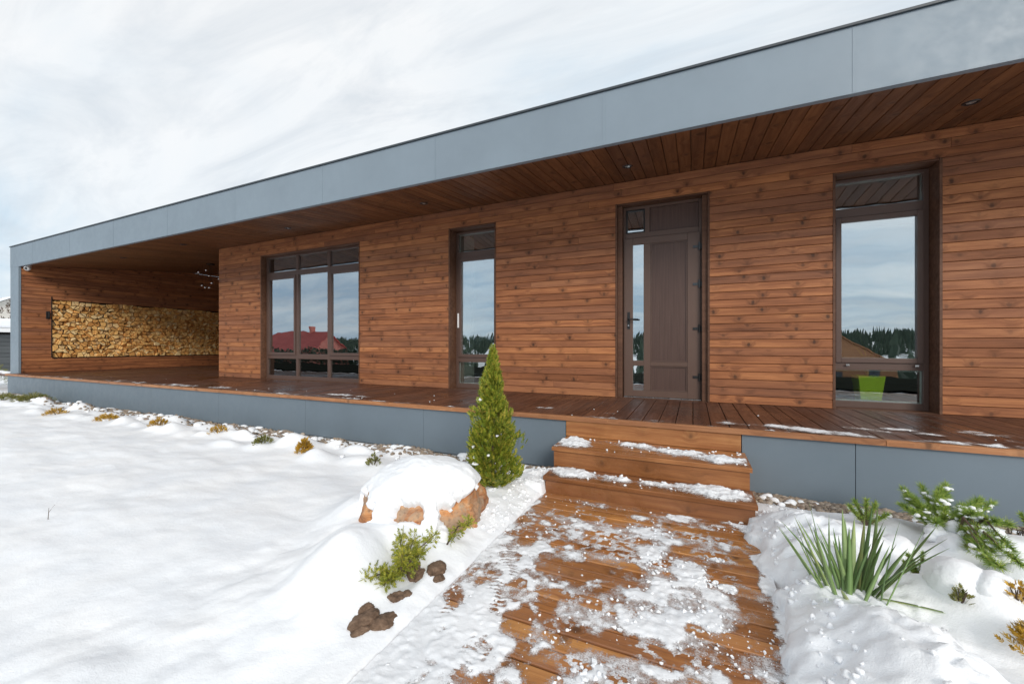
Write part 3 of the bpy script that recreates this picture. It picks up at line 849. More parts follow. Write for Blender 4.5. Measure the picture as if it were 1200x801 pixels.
# ------------------------------------------------------------------ lying snow on boards
def blobs_field(X, Y, blobs, grow=1.0):
    f = np.zeros_like(X)
    for (bx, by, rx, ry, s) in blobs:
        d = np.sqrt(((X - bx) / (rx * grow)) ** 2 + ((Y - by) / (ry * grow)) ** 2)
        f = np.maximum(f, s * np.clip(1.25 - .75 * d, 0, 1))
    return f
def snow_sheet(name, x0, x1, y0, y1, z, res, fieldf, hmax, seed, edge=None, gn=.26):
    gx = np.arange(x0, x1 + res, res); gy = np.arange(y0, y1 + res, res)
    X, Y = np.meshgrid(gx, gy)
    f = fieldf(X, Y)
    n1 = fbm(X, Y, 13, 4, seed); n2 = fbm(X, Y, 42, 3, seed + 3)
    n3 = fbm(X, Y, 4.5, 3, seed + 8); f = f + (gn * n1 + .5 * gn * n3 + .09 * n2) * np.clip(f * 3, 0, 1) * np.clip(1.8 - f, .25, 1)
    if edge is not None: f = np.minimum(f, edge(X, Y))
    q2 = .10 if hmax > .015 else .25
    cover = np.clip(f, 0, 1)
    thick = np.clip(f - .45, 0, 2)
    Zz = z + .0012 + hmax * np.power(np.clip(thick / .6, 0, 1.2), .8) * (1 + .35 * n1 + q2 * n2) + .003 * np.clip(n2, 0, 1) * cover
    keep = cover > .16
    me, used = grid_mesh(name, X, Y, Zz, M['slush'], keep)
    a = me.attributes.new('cover', 'FLOAT', 'POINT'); a.data.foreach_set('value', cover.reshape(-1)[used].astype(np.float32))
    return tag(mesh_obj(name, me), kind='stuff')
WALKB = [(-0.68, 2.59, 0.12, 0.17, 0.75), (-0.51, 2.33, 0.15, 0.11, 0.45), (-0.26, 2.68, 0.16, 0.14, 0.8), (-0.21, 2.42, 0.09, 0.17, 1.0), (-0.09, 2.32, 0.14, 0.13, 0.9), (-0.05, 2.14, 0.19, 0.15, 1.05), (-0.25, 1.97, 0.12, 0.08, 0.7), (-0.14, 1.77, 0.18, 0.1, 1.0), (0.04, 1.94, 0.08, 0.06, 0.8), (-0.46, 2.59, 0.22, 0.09, 0.45), (-0.83, 2.33, 0.11, 0.14, 0.45), (-0.88, 2.75, 0.12, 0.07, 0.45), (0.1, 2.5, 0.06, 0.03, 0.95), (0.0, 2.32, 0.08, 0.07, 1.05), (0.13, 2.23, 0.06, 0.05, 0.95), (0.04, 2.24, 0.05, 0.05, 0.95), (-0.37, 1.7, 0.11, 0.08, 0.5), (-0.59, 1.46, 0.2, 0.12, 0.75), (-0.87, 1.56, 0.19, 0.13, 0.6), (-0.9, 1.32, 0.17, 0.12, 0.7), (-0.89, 1.2, 0.22, 0.07, 0.75), (-0.35, 1.46, 0.06, 0.09, 0.95), (-0.53, 1.71, 0.11, 0.08, 0.5), (0.18, 2.7, 0.07, 0.06, 0.6), (-0.06, 3.0, 0.15, 0.05, 0.75), (0.31, 3.05, 0.1, 0.07, 0.8), (0.14, 1.75, 0.13, 0.05, 0.5), (-0.09, 1.56, 0.12, 0.04, 0.6), (-0.57, 1.34, 0.19, 0.06, 0.7), (-.1, 1.9, .2, .12, .85), (-.32, 2.88, .10, .05, .6), (-.62, 3.0, .25, .04, .5), (.2, 2.95, .12, .05, .55)]
CLEAR = [(-.70, 1.60, .075, .12), (-.33, 1.58, .12, .10), (-.52, 2.10, .12, .10), (-.72, 2.05, .10, .12), (-.62, 1.78, .09, .08), (-.50, 1.42, .06, .10), (-.80, 1.78, .06, .13), (-.95, 1.85, .06, .10), (-.93, 2.25, .05, .06), (-1.03, 1.55, .05, .12), (-.20, 1.62, .16, .07), (-.75, 2.75, .2, .05), (-.45, 2.75, .12, .08), (-.30, 2.15, .06, .12)]
PRINTS = [(-.93, 2.02, .055, .13, .5), (-.86, 1.72, .055, .13, .35), (-.98, 1.50, .055, .13, .2), (-.78, 1.33, .055, .12, .0)]
def walk_field(X, Y):
    f = blobs_field(X, Y, WALKB, 1.0) * .86
    band = sstep(-.66, -.95, X + .10 * fbm(X, Y, 2.5, 3, 71)) * sstep(3.0, 2.6, Y)
    band2 = sstep(-.30, -.8, X + .20 * fbm(X, Y, 2.1, 3, 77)) * sstep(1.95, 1.45, Y)
    film = .62 * band + .50 * band2 + .10 * fbm(X, Y, 11, 3, 5) + .12 * fbm(X, Y, 2.5, 2, 6)
    f = np.maximum(f, np.where(film > .1, film, 0))
    dust = .40 + .26 * fbm(X, Y, 4.0, 4, 55)
    f = np.maximum(f, dust * sstep(3.0, 1.2, Y + .8 * X + .3))
    for (cx, cy, rx, ry) in CLEAR:
        d = np.sqrt(((X - cx) / rx) ** 2 + ((Y - cy) / ry) ** 2) + .5 * fbm(X, Y, 8, 3, 91)
        f = f - .50 * sstep(1.15, .65, d)
    for (cx, cy, rx, ry, an) in PRINTS:
        u = (X - cx) * math.cos(an) + (Y - cy) * math.sin(an); v = -(X - cx) * math.sin(an) + (Y - cy) * math.cos(an)
        ins = sstep(1.1, .85, np.sqrt((u / (rx * (1 + .25 * np.sign(v)))) ** 2 + (v / ry) ** 2) + .2 * fbm(X, Y, 20, 2, 9))
        lug = sstep(-.1, .35, np.sin(v * 215 + np.sin(u * 60) * 1.4) * .7 + np.cos(u * 120) * .5)
        f = f - ins * lug * .55
    f = np.maximum(f, sstep(WX1 - .10, WX1 + .03, X + .05 * fbm(X, Y, 7, 3, 61)) * 1.1)
    f = np.maximum(f, sstep(WX0 + .045, WX0 + .0, X + .02 * fbm(X, Y, 6, 2, 63)) * .9)
    return f
snow_sheet('trodden_snow', WX0 - .01, WX1 + .0, -.2, 3.085, .0, .0075, walk_field, .0055, 11, lambda X, Y: sstep(3.085, 3.05, Y) * 1.3, .60)
def film_field(X, Y):
    f = .27 + .34 * fbm(X, Y, 3.4, 4, 121) + .14 * fbm(X, Y, 15, 3, 122)
    f = f + .20 * sstep(-.45, -.95, X) + .10 * sstep(2.2, 1.3, Y) - .16 * sstep(.0, .3, X) - .30 * sstep(2.7, 3.05, Y)
    f = f + .30 * blobs_field(X, Y, WALKB, 1.5)
    for (cx, cy, rx, ry) in CLEAR:
        d = np.sqrt(((X - cx) / rx) ** 2 + ((Y - cy) / ry) ** 2) + .6 * fbm(X, Y, 8, 3, 191)
        f = f - .22 * sstep(1.2, .6, d)
    return np.clip(f, 0, .56)
snow_sheet('slush_film', WX0 + .004, WX1 - .006, -.2, 3.08, .0, .010, film_field, .0, 211, lambda X, Y: sstep(3.085, 3.05, Y) * 1.3, .10).location.z = -.0006
TA = [(-0.95, 3.24, 0.17, 0.10, 1.15), (-0.54, 3.23, 0.17, 0.07, 0.75), (-0.28, 3.24, 0.2, 0.06, 0.7), (0.16, 3.24, 0.24, 0.115, 1.25)]
TBL = [(-1.02, 3.58, 0.14, 0.16, 1.15), (-.90, 3.50, .08, .06, .7), (-0.47, 3.70, 0.27, 0.09, 0.85), (-0.10, 3.60, 0.25, 0.12, 1.0), (0.22, 3.53, 0.16, 0.12, 1.2), (-.3, 3.60, .2, .08, .7)]
snow_sheet('step_snow', -1.115, .39, 3.085, 3.375, ZA, .006, lambda X, Y: blobs_field(X, Y, TA, 1.0), .021, 23,
           lambda X, Y: 1.4 * np.minimum(sstep(3.083, 3.105, Y), sstep(.393, .36, X)))
snow_sheet('step_snow', -1.135, .39, 3.365, 3.835, ZB, .006, lambda X, Y: blobs_field(X, Y, TBL, 1.0), .020, 27,
           lambda X, Y: 1.4 * np.minimum(sstep(3.363, 3.39, Y), sstep(.393, .36, X)))
DECKB = [(-12.61, 3.92, 0.74, 0.10, 0.55), (-10.02, 3.95, 0.95, 0.14, 0.6), (-8.26, 3.98, 0.73, 0.13, 0.75), (-7.27, 4.02, 0.41, 0.13, 0.65), (-6.11, 3.92, 0.51, 0.12, 0.6), (-5.3, 3.92, 0.48, 0.08, 0.6), (-4.4, 4.12, 0.36, 0.08, 0.95), (-4.17, 3.9, 0.44, 0.05, 0.55), (-1.5, 4.23, 0.1, 0.06, 0.55), (0.35, 4.06, 0.19, 0.07, 0.8), (0.6, 4.09, 0.23, 0.08, 0.95), (0.95, 4.0, 0.28, 0.10, 1.1), (1.07, 3.93, 0.2, 0.06, 1), (1.53, 4.33, 0.11, 0.07, 0.85), (1.66, 4.20, 0.17, 0.06, 0.7), (1.44, 3.86, 0.18, 0.04, 0.6), (1.75, 3.89, 0.24, 0.07, 1), (2.19, 4.35, 0.2, 0.08, 0.75), (2.05, 4.42, 0.1, 0.10, 0.65), (1.17, 3.87, 0.19, 0.04, 0.55), (1.92, 3.88, 0.17, 0.04, 0.9), (2.5, 4.0, .3, .08, .9), (-0.39, 3.92, 0.5, 0.03, 0.6), (0.28, 4.2, 0.08, 0.03, 0.85), (2.9, 4.3, .3, .1, .8), (-.8, 4.15, .08, .03, .6), (1.3, 4.25, .25, .05, .6)]
def deck_field(X, Y):
    f = blobs_field(X, Y, DECKB, 1.0) * .88
    f = f * (.75 + .45 * np.clip(fbm(X * 1.0, Y * 1.0, 7, 3, 16), -1, 1))
    frost = (.26 + .34 * fbm(X, Y * 2.2, 2.6, 4, 15)) * sstep(D + .16, D + .02, Y + .05 * fbm(X, Y, 3, 2, 2))
    right = (.10 + .40 * fbm(X, Y * 1.6, 2.2, 4, 19)) * sstep(.1, 1.2, X) * sstep(4.6, 4.2, Y)
    return np.maximum(f, np.maximum(frost, right))
snow_sheet('deck_snow', -15.6, 4.0, D + .003, 4.7, .5045, .014, deck_field, .009, 31, lambda X, Y: sstep(D + .002, D + .02, Y) * 1.3)

# ------------------------------------------------------------------ loose lumps of snow (uncountable)
ICO = {}
def ico(sub):
    if sub not in ICO:
        bm = bmesh.new(); bmesh.ops.create_icosphere(bm, subdivisions=sub, radius=1)
        ICO[sub] = (np.array([v.co[:] for v in bm.verts]), np.array([[v.index for v in f.verts] for f in bm.faces])); bm.free()
    return ICO[sub]
def lumps(name, items, mat, sub=1, jag=.25, smooth=True, seed=1):
    """items: (x, y, z, r, flat)"""
    V, Fc = ico(sub); rng = np.random.RandomState(seed); vs = []; fs = []; b = 0
    for (x, y, z, r, fl) in items:
        A = rng.uniform(.65, 1.25, 3) * r; A[2] = r * fl
        th = rng.uniform(0, 6.28); c, s = math.cos(th), math.sin(th)
        ph = rng.uniform(0, 6.28, 3)
        k = 1 + jag * (np.sin(V[:, 0] * 3.1 + ph[0]) * np.sin(V[:, 1] * 2.7 + ph[1]) + .6 * np.sin(V[:, 2] * 4.3 + ph[2])) + rng.uniform(-jag, jag, len(V)) * .5
        P = V * k[:, None] * A
        P = np.stack([P[:, 0] * c - P[:, 1] * s + x, P[:, 0] * s + P[:, 1] * c + y, P[:, 2] + z], -1)
        vs.append(P); fs.append(Fc + b); b += len(V)
    vs = np.concatenate(vs); fs = np.concatenate(fs)
    me = bpy.data.meshes.new(name); me.from_pydata(vs.tolist(), [], fs.tolist()); me.materials.append(mat)
    if smooth: me.polygons.foreach_set('use_smooth', np.ones(len(fs), bool))
    return mesh_obj(name, me)
rng = np.random.RandomState(5)
it = []
wgx = np.arange(WX0 - .02, WX1 + .06, .02); wgy = np.arange(.4, 3.12, .02); WF = walk_field(*np.meshgrid(wgx, wgy))
while len(it) < 2500:
    x = rng.uniform(WX0, WX1); yy = rng.uniform(.6, 3.06)
    f = lookup(wgx, wgy, WF, x, yy)
    p = .07 + 1.5 * np.clip(f, 0, .8) + (1.2 if x > .0 and yy < 2.0 else 0)
    if rng.uniform(0, 1.9) > p: continue
    r = .0014 + .0065 * rng.uniform(0, 1) ** 4
    it.append((x, yy, r * .45, r, .75))
for (bx, by, rx, ry, s) in WALKB:
    if s > .78:
        for k in range(16):
            a = rng.uniform(0, 6.28); q = rng.uniform(.2, 1.1); r = rng.uniform(.004, .011)
            it.append((bx + rx * q * math.cos(a), by + ry * q * math.sin(a), r * .4 + .003, r, .7))
tag(lumps('snow_crumbs', it, M['snow'], 1, .42, False, 3), kind='stuff')
it = []
for k in range(230):      # clods along the right bank, left edge near the steps and round the treads
    yy = rng.uniform(.7, 3.45); x = WX1 + .02 + abs(rng.normal(0, .10)); r = .004 + .013 * rng.uniform(0, 1) ** 2.5
    it.append((x, yy, gh(x, yy) + r * .2, r, .8))
for k in range(240):
    yy = rng.uniform(2.2, 3.7); x = WX0 - .03 - abs(rng.normal(0, .16)); r = .004 + .014 * rng.uniform(0, 1) ** 2.5
    it.append((x, yy, gh(x, yy) + r * .25, r, .75))
for k in range(70):
    x = rng.uniform(-1.08, .36); r = rng.uniform(.004, .012)
    if rng.uniform() < .5: it.append((x, rng.uniform(3.10, 3.34), ZA + r * .6, r, .8))
    else: it.append((x, rng.uniform(3.40, 3.8), ZB + r * .6, r, .8))
for k in range(26):
    x = rng.uniform(-12, 3); r = rng.uniform(.003, .008); it.append((x, D + rng.uniform(.05, .9) ** 1.5, .503 + r * .5, r, .7))
tag(lumps('snow_clods', it, M['snow'], 2, .22, True, 9), kind='stuff')
it = []
for k in range(330):      # snow lying on the pebbles and plants of the strip
    x = rng.uniform(-15.4, -1.35); yy = 3.80 - abs(rng.normal(0, .22)); r = .02 + .05 * rng.uniform(0, 1) ** 2
    it.append((x, yy, gh(x, yy) + .012, r, .55))
for k in range(60):
    x = rng.uniform(.45, 3.2); yy = 3.78 - abs(rng.normal(0, .10)); r = .02 + .035 * rng.uniform(0, 1) ** 2
    it.append((x, yy, gh(x, yy) + .012, r, .55))
tag(lumps('snow_on_gravel', it, M['snow'], 2, .16, True, 19), kind='stuff')
it = []
for k in range(7200):
    x = rng.uniform(-15.4, -1.2); yy = 3.835 - abs(rng.normal(0, .17)); r = .010 + .022 * rng.uniform(0, 1) ** 1.5
    if yy < 3.25: continue
    it.append((x, yy, gh(x, yy) + .010, r, .7))
for k in range(1300):
    x = rng.uniform(.40, 3.4); yy = 3.835 - abs(rng.normal(0, .10)); r = .012 + .024 * rng.uniform(0, 1) ** 1.5
    it.append((x, yy, gh(x, yy) + .008, r, .6))
tag(lumps('gravel', it, M['pebble'], 1, .12, True, 29), kind='stuff')

# ------------------------------------------------------------------ boulder
def fn(p, s): return mn.fractal(Vector(p) * s, .7, 2.0, 4)
planes = [Vector((.85, -.45, .15)), Vector((.2, -.9, .30)), Vector((-.75, -.6, .2)), Vector((.0, -.2, .95)), Vector((.95, .25, .25)), Vector((-.4, .2, .9)), Vector((.5, -.75, -.1)), Vector((-.2, -.95, -.1)), Vector((-.9, .2, .3)), Vector((.55, -.55, .6)), Vector((.95, -.05, -.1))]
def rock_r(d):
    r = 1.06
    for i, pl in enumerate(planes):
        q = d.dot(pl.normalized())
        if q > 0: r = min(r, (.86 + .035 * (i % 3)) / q)
    return r + .05 * fn(d, 1.6) + .025 * fn(d, 5) - .018 * abs(fn(Vector((d.x * 2, d.y * 2, d.z * 9)), 1))
RS = Vector((.46, .42, .40))
def lobe(d, az_, w_, z0, z1, soft=.10):
    a = math.degrees(math.atan2(d.y, d.x)); da = (a - az_ + 180) % 360 - 180 + 9 * fn(d, 2.5)
    zz = d.z + .10 * fn(d + Vector((4, 0, 0)), 3)
    e = max(0, min(1, (w_ - abs(da)) / (w_ * .22)))
    return e * max(0, min(1, (zz - z0) / soft)) * max(0, min(1, (z1 - zz) / soft))
bm = bmesh.new(); bmesh.ops.create_icosphere(bm, subdivisions=6, radius=1)
for v in bm.verts:
    d = v.co.normalized(); r = rock_r(d); v.co = Vector((d.x * RS.x, d.y * RS.y, d.z * RS.z)) * r
me = bpy.data.meshes.new('boulder'); bm.to_mesh(me); bm.free(); me.materials.append(M['rock'])
bo = mesh_obj('boulder', me, None, (-1.64, 2.20, .0)); me.polygons.foreach_set('use_smooth', [True] * len(me.polygons))
tag(bo, 'orange brown boulder half buried under a thick cap of snow', 'boulder')
bm = bmesh.new(); bmesh.ops.create_icosphere(bm, subdivisions=7, radius=1)
for v in bm.verts:
    d = v.co.normalized()
    E = max(lobe(d, 10, 56, -.9, .68, .07), lobe(d, -124, 22, -.6, .58, .07), lobe(d, -72, 12, .40, .70, .07), .6 * lobe(d, -46, 8, -.2, .18, .07))
    r = .22 * rock_r(d) + .78 * .95
    th_ = .13 + .05 * fn(d + Vector((3, 1, 2)), 1.5) + .05 * max(0, d.z) + .005 * fn(d, 5)
    r = r + th_ * (1 - E) - .22 * E
    v.co = Vector((d.x * RS.x, d.y * RS.y, d.z * RS.z)) * r
me = bpy.data.meshes.new('snow_cap'); bm.to_mesh(me); bm.free(); me.materials.append(M['snow']); me.polygons.foreach_set('use_smooth', [True] * len(me.polygons))
so = mesh_obj('snow_cap', me, None, (-1.64, 2.20, .0)); tag(so, kind='stuff')

# bare soil showing through the snow beside the boulder
it = []; rg = random.Random(15)
for (x, y, r) in ((-1.27, 1.28, .062), (-1.20, 1.31, .050), (-1.31, 1.33, .040), (-1.24, 1.23, .036), (-1.24, 1.45, .042), (-1.21, 1.48, .028), (-1.27, 1.64, .060), (-1.20, 1.70, .055), (-1.33, 1.68, .045), (-1.16, 1.66, .034)):
    it.append((x, y, gh(x, y) - r * .05, r, .42))
tag(lumps('soil_clods', it, M['soil'], 4, .20, True, 12), kind='stuff')

# ------------------------------------------------------------------ plants
def spray(mb, p, d, L, wd, rng, n_=4):
    """flat fan of scale leaves growing along d"""
    d = d.normalized(); side = d.cross(Vector((rng.uniform(-1, 1), rng.uniform(-1, 1), rng.uniform(-.3, 1)))).normalized()
    b = len(mb.v)
    for i in range(n_):
        s0 = p + d * (L * i / n_)
        for sg in (-1, 1):
            dir2 = (d * .8 + side * sg * .75).normalized(); l2 = L * (.48 - .07 * i)
            wv = d.cross(side).normalized() * 0 + side.cross(dir2).normalized() * wd * .15
            a = s0; e = s0 + dir2 * l2; m_ = s0 + dir2 * l2 * .5; t_ = d * wd
            mb.v += [tuple(a), tuple(m_ + t_ * .5), tuple(e), tuple(m_ - t_ * .5)]
            k = len(mb.v) - 4; mb.f.append((k, k + 1, k + 2, k + 3))
    e = p + d * L * 1.15; k = len(mb.v)
    mb.v += [tuple(p), tuple(p + d * L * .6 + side * wd * .5), tuple(e), tuple(p + d * L * .6 - side * wd * .5)]
    mb.f.append((k, k + 1, k + 2, k + 3))

th = empty('thuja', (-1.43, 2.78, gh(-1.43, 2.78) - .02))
tag(th, 'golden green conical thuja standing in snow before the terrace', 'conifer')
rg = random.Random(4)
MB().tube([(0, 0, 0), (.01, 0, .5), (0, .01, 1.02)], [.018, .012, .004], 8).build('trunk', M['bark'], th)
mb = MB()
def prof(t_): # radius by height fraction
    return .192 * (min(1, (t_ / .16 + .55)) if t_ < .16 * .45 else 1) * max(0, (1 - t_)) ** .88 * (1.0 if t_ > .1 else .80 + 2 * t_)
Ht = 1.05
lobes = [(rg.uniform(0, 6.28), rg.uniform(.05, .8), rg.uniform(.22, .45), rg.uniform(.04, .07)) for _ in range(44)]
for i in range(4000):
    t_ = rg.random() ** 1.25 * .985; a = rg.uniform(0, 6.283)
    rad = prof(t_) * (1 + .06 * math.sin(3 * a + 5 * t_))
    for (la, lt, lw, lh) in lobes:
        da = (a - la + math.pi) % 6.283 - math.pi
        q = (da / lw) ** 2 + ((t_ - lt) / .09) ** 2
        if q < 3: rad += (lh * math.exp(-q * 1.4) - .012) * min(1, (1 - t_) * 2)
    rad *= 1 + .42 * mn.noise(Vector((math.cos(a) * 2.2, math.sin(a) * 2.2, t_ * 7))) + .12 * mn.noise(Vector((math.cos(a) * 6, math.sin(a) * 6, t_ * 18)))
    rad = max(.006, rad) * (rg.random() ** .45 if rg.random() < .5 else rg.uniform(.86, 1.04))
    p = Vector((rad * math.cos(a), rad * math.sin(a), t_ * Ht + .03))
    out = Vector((math.cos(a), math.sin(a), 0))
    dv = out * rg.uniform(.35, 1.0) * (1 - t_ * .55) + Vector((0, 0, rg.uniform(.55, 1.2))) + Vector((rg.uniform(-.35, .35), rg.uniform(-.35, .35), 0))
    spray(mb, p, dv, rg.uniform(.034, .066) * (1 if t_ < .8 else .8), .012, rg, 3)
for i in range(60):   # thin leader shoots
    z = rg.uniform(.98, 1.10) * Ht; spray(mb, Vector((rg.uniform(-.012, .012), rg.uniform(-.012, .012), z - .06)), Vector((rg.uniform(-.2, .2), rg.uniform(-.2, .2), 1)), .045, .006, rg, 3)
mb.build('foliage', M['thuja'], th)
z0 = th.location.z
it = []
for (dx, dy, hz, r) in ((-.075, -.070, .70, .026), (-.088, -.066, .685, .018), (-.115, -.105, .34, .020), (-.075, -.145, .22, .024), (-.085, -.14, .27, .016), (-.05, -.155, .16, .018), (.04, -.15, .30, .014), (.09, -.10, .44, .012)):
    it.append((-1.43 + dx, 2.78 + dy, z0 + hz, r, .6))
tag(lumps('snow_on_thuja', it, M['snow'], 2, .2), kind='stuff')

def bush(name, x, y, r, h, mat, n_, label, cat='shrub', L=(.02, .045), seed=0, group=None, flat=.8, stems=True):
    o = empty(name, (x, y, gh(x, y) - .01)); tag(o, label, cat, group)
    rg = random.Random(seed); mb = MB()
    for i in range(n_):
        a = rg.uniform(0, 6.283); q = rg.random() ** .5; e = rg.random() ** .7
        p = Vector((r * q * math.cos(a) * (1 - .45 * e), r * q * math.sin(a) * (1 - .45 * e), h * e * (1.1 - .6 * q)))
        spray(mb, p, Vector((math.cos(a) * q, math.sin(a) * q, rg.uniform(.5, 1.3))), rg.uniform(*L), rg.uniform(.005, .010), rg, 3)
    mb.build('foliage', mat, o)
    if stems:
        sm = MB()
        for i in range(7):
            a = rg.uniform(0, 6.28); sm.tube([(0, 0, -.01), (r * .35 * math.cos(a), r * .35 * math.sin(a), h * .4), (r * .6 * math.cos(a), r * .6 * math.sin(a), h * .8)], [.004, .003, .0015], 5)
        sm.build('stem', M['bark'], o)
    return o
bush('low_shrub', -13.3, 3.15, .42, .16, M['greenplant'], 420, 'sprawling green and yellow shrub at the far left end of the terrace', seed=1, L=(.05, .10))
bush('low_shrub', -12.5, 3.42, .30, .17, M['greenplant'], 300, 'small green shrub tight against the leftmost skirting', seed=2, L=(.05, .10))
bush('dwarf_shrub', -9.94, 2.98, .15, .11, M['orangeplant'], 170, 'leftmost orange dwarf shrub in the strip of snow by the terrace', seed=3, L=(.03, .06))
bush('dwarf_shrub', -8.50, 3.10, .17, .10, M['orangeplant'], 200, 'low orange dwarf shrub, second from the left along the terrace', seed=4, L=(.03, .06))
bush('dwarf_shrub', -7.01, 3.12, .13, .13, M['orangeplant'], 190, 'yellow orange dwarf shrub, third from the left along the terrace', seed=5, L=(.03, .05))
bush('dwarf_shrub', -5.66, 3.16, .12, .09, M['orangeplant'], 120, 'small orange tuft partly buried in snow left of the green one', seed=6, L=(.025, .045))
bush('dwarf_shrub', -4.64, 3.08, .11, .09, M['greenplant'], 170, 'dull green low shrub in front of the gravel, between two orange ones', seed=7, L=(.025, .045))
bush('globe_shrub', -3.94, 3.08, .095, .17, M['orangeplant'], 420, 'bright orange round dwarf conifer by the gravel below the terrace', seed=8, L=(.02, .04))
bush('dwarf_shrub', -2.85, 2.99, .075, .10, M['greenplant'], 100, 'tiny dark green seedling in snow left of the thuja', seed=9, L=(.02, .04))
def heather(x, y, r, n_, label, seed):
    o = empty('heather', (x, y, gh(x, y) - .01)); tag(o, label, 'plant'); rg = random.Random(seed)
    mb = MB(); lf = MB()
    for i in range(n_):
        a = rg.uniform(0, 6.28); q = rg.uniform(.1, 1) * r; bx, by = q * math.cos(a) * 1.6, q * math.sin(a) * .5
        tx, ty, tz = bx + rg.uniform(-.03, .03), by + rg.uniform(-.03, .03), rg.uniform(.03, .085)
        mb.tube([(bx, by, 0), ((bx + tx) / 2, (by + ty) / 2, tz * .6), (tx, ty, tz)], [.0025, .002, .0012], 4)
        for k in range(5):
            w_ = k / 5; p = Vector((bx + (tx - bx) * w_, by + (ty - by) * w_, tz * w_ + .01)); spray(lf, p, Vector((rg.uniform(-1, 1), rg.uniform(-1, 1), 1)), .014, .004, rg, 2)
    mb.build('stem', M['bark'], o); lf.build('foliage', M['heather'], o)
heather(-2.38, 2.96, .12, 40, 'dark dry heather twigs poking out of the snow above the boulder', 3)
heather(1.80, 3.33, .08, 40, 'dark dry twigs in the snow at the right edge below the skirting', 5)
# juniper in front of the boulder
ju = empty('juniper', (-1.34, 1.58, gh(-1.34, 1.58) - .01))
tag(ju, 'olive green creeping juniper sticking out of snow before the boulder', 'shrub')
rg = random.Random(12); mb = MB(); sm = MB()
paths = [((0, 0, .0), (.0, .06, .08), (-.01, .14, .15)), ((0, 0, 0), (-.02, -.07, .07), (-.05, -.17, .08)), ((0, 0, 0), (.05, .02, .09), (.09, .07, .12)), ((0, 0, .02), (-.04, .04, .09), (-.09, .14, .16)), ((0, 0, 0), (.01, -.06, .05), (.02, -.13, .05)), ((0, 0, 0), (.05, .10, .12), (.08, .20, .16)), ((0, 0, 0), (-.05, -.06, .06), (-.10, -.14, .08)), ((0, 0, 0), (.02, .0, .08), (.02, .0, .13)), ((.05, .3, 0), (.12, .36, .14), (.18, .40, .16))]
for pa in paths:
    sm.tube(pa, [.006, .004, .002], 6)
    for i in range(120):
        u = rg.uniform(.25, 1); a, b_, c_ = map(Vector, pa); p = a * (1 - u) ** 2 + b_ * 2 * u * (1 - u) + c_ * u * u
        dv = Vector((rg.gauss(0, 1), rg.gauss(0, 1), rg.gauss(.4, .8)))
        spray(mb, p + dv.normalized() * rg.uniform(0, .035), dv, rg.uniform(.018, .035), .006, rg, 3)
mb.build('foliage', M['juniper'], ju); sm.build('stem', M['bark'], ju)

# yucca: every blade its own part
yx, yy_ = .64, 2.25; yz = gh(yx, yy_) - .035
yu = empty('yucca', (yx, yy_, yz)); tag(yu, 'spiky green yucca standing in the snow right of the boardwalk', 'yucca')
def blade(L, wd, tilt, az_, droop, off):
    n_ = 9; v = []; f = []; uv = []
    for i in range(n_ + 1):
        u = i / n_; an = tilt + droop * u * u
        s_ = L * u
        x_ = s_ * math.sin(tilt + droop * u * .5); z_ = s_ * math.cos(tilt + droop * u * .5)
        w_ = wd * (.75 + .5 * min(1, u * 3)) * (1 - u ** 2.2) ** .8 / 1.25 if u < 1 else 0.0004
        dpt = w_ * .28
        for k, (sy, dz) in enumerate(((-w_, dpt), (0, 0), (w_, dpt), (0, -.0022 * (1 - u) - .0004))):
            v.append((x_ - dz * math.cos(an), sy, z_ + dz * math.sin(an))); uv.append((k / 3, u))
    for i in range(n_):
        for k in range(4):
            a = i * 4 + k; b_ = i * 4 + (k + 1) % 4; f.append((a, b_, b_ + 4, a + 4))
    me = bpy.data.meshes.new('leaf'); me.from_pydata(v, [], f); me.materials.append(M['yucca'])
    ul = me.uv_layers.new(name='UVMap')
    for lp in me.loops: ul.data[lp.index].uv = uv[lp.vertex_index]
    me.polygons.foreach_set('use_smooth', [True] * len(f))
    return mesh_obj('leaf', me, yu, off, (0, 0, az_))
rg = random.Random(21)
# image right is about azimuth +24 deg; fan out mostly across the view
for i in range(46):
    sgn = -1 if i % 2 else 1
    tl = R(rg.uniform(3, 40)) if i < 42 else R(rg.uniform(42, 60))
    base_az = R(24.4) if sgn > 0 else R(204.4)
    az_ = base_az + R(rg.gauss(0, 42))
    L = rg.uniform(.27, .45) * (1 if tl < R(35) else .95)
    sp = rg.uniform(.01, .11)
    blade(L, rg.uniform(.0090, .0145), tl, az_, R(rg.uniform(-6, 12)), (math.cos(az_) * sp, math.sin(az_) * sp, -.01 + rg.uniform(-.02, .01)))
blade(.26, .009, R(84), R(-12), R(4), (.10, -.02, .03))

# dwarf mountain pine
def pine(name, x, y, specs, label, seed, needle=(.030, .050), per=26, zoff=0.0):
    z = gh(x, y) + zoff
    o = empty(name, (x, y, z)); tag(o, label, 'pine'); rg = random.Random(seed); nd = MB()
    for pa in specs:
        sm = MB(); sm.tube(pa, [.009, .006, .003], 6); sm.build('branch', M['bark'], o)
        a, b_, c_ = map(Vector, pa)
        for i in range(per):
            u = .22 + .78 * (i / (per - 1)); p = a * (1 - u) ** 2 + b_ * 2 * u * (1 - u) + c_ * u * u
            tdir = ((b_ - a) * (1 - u) + (c_ - b_) * u).normalized()
            for k in range(34):
                dv = (tdir * rg.uniform(.4, 1.3) + Vector((rg.gauss(0, .7), rg.gauss(0, .7), rg.gauss(.25, .6)))).normalized()
                L = rg.uniform(*needle); sd_ = dv.cross(Vector((rg.uniform(-1, 1), rg.uniform(-1, 1), rg.uniform(-1, 1)))).normalized() * .0019
                e = p + dv * L; q = len(nd.v)
                nd.v += [tuple(p - sd_), tuple(p + sd_), tuple(e)]; nd.f.append((q, q + 1, q + 2))
    nd.build('needles', M['pine'], o)
    return o
rg = random.Random(31)
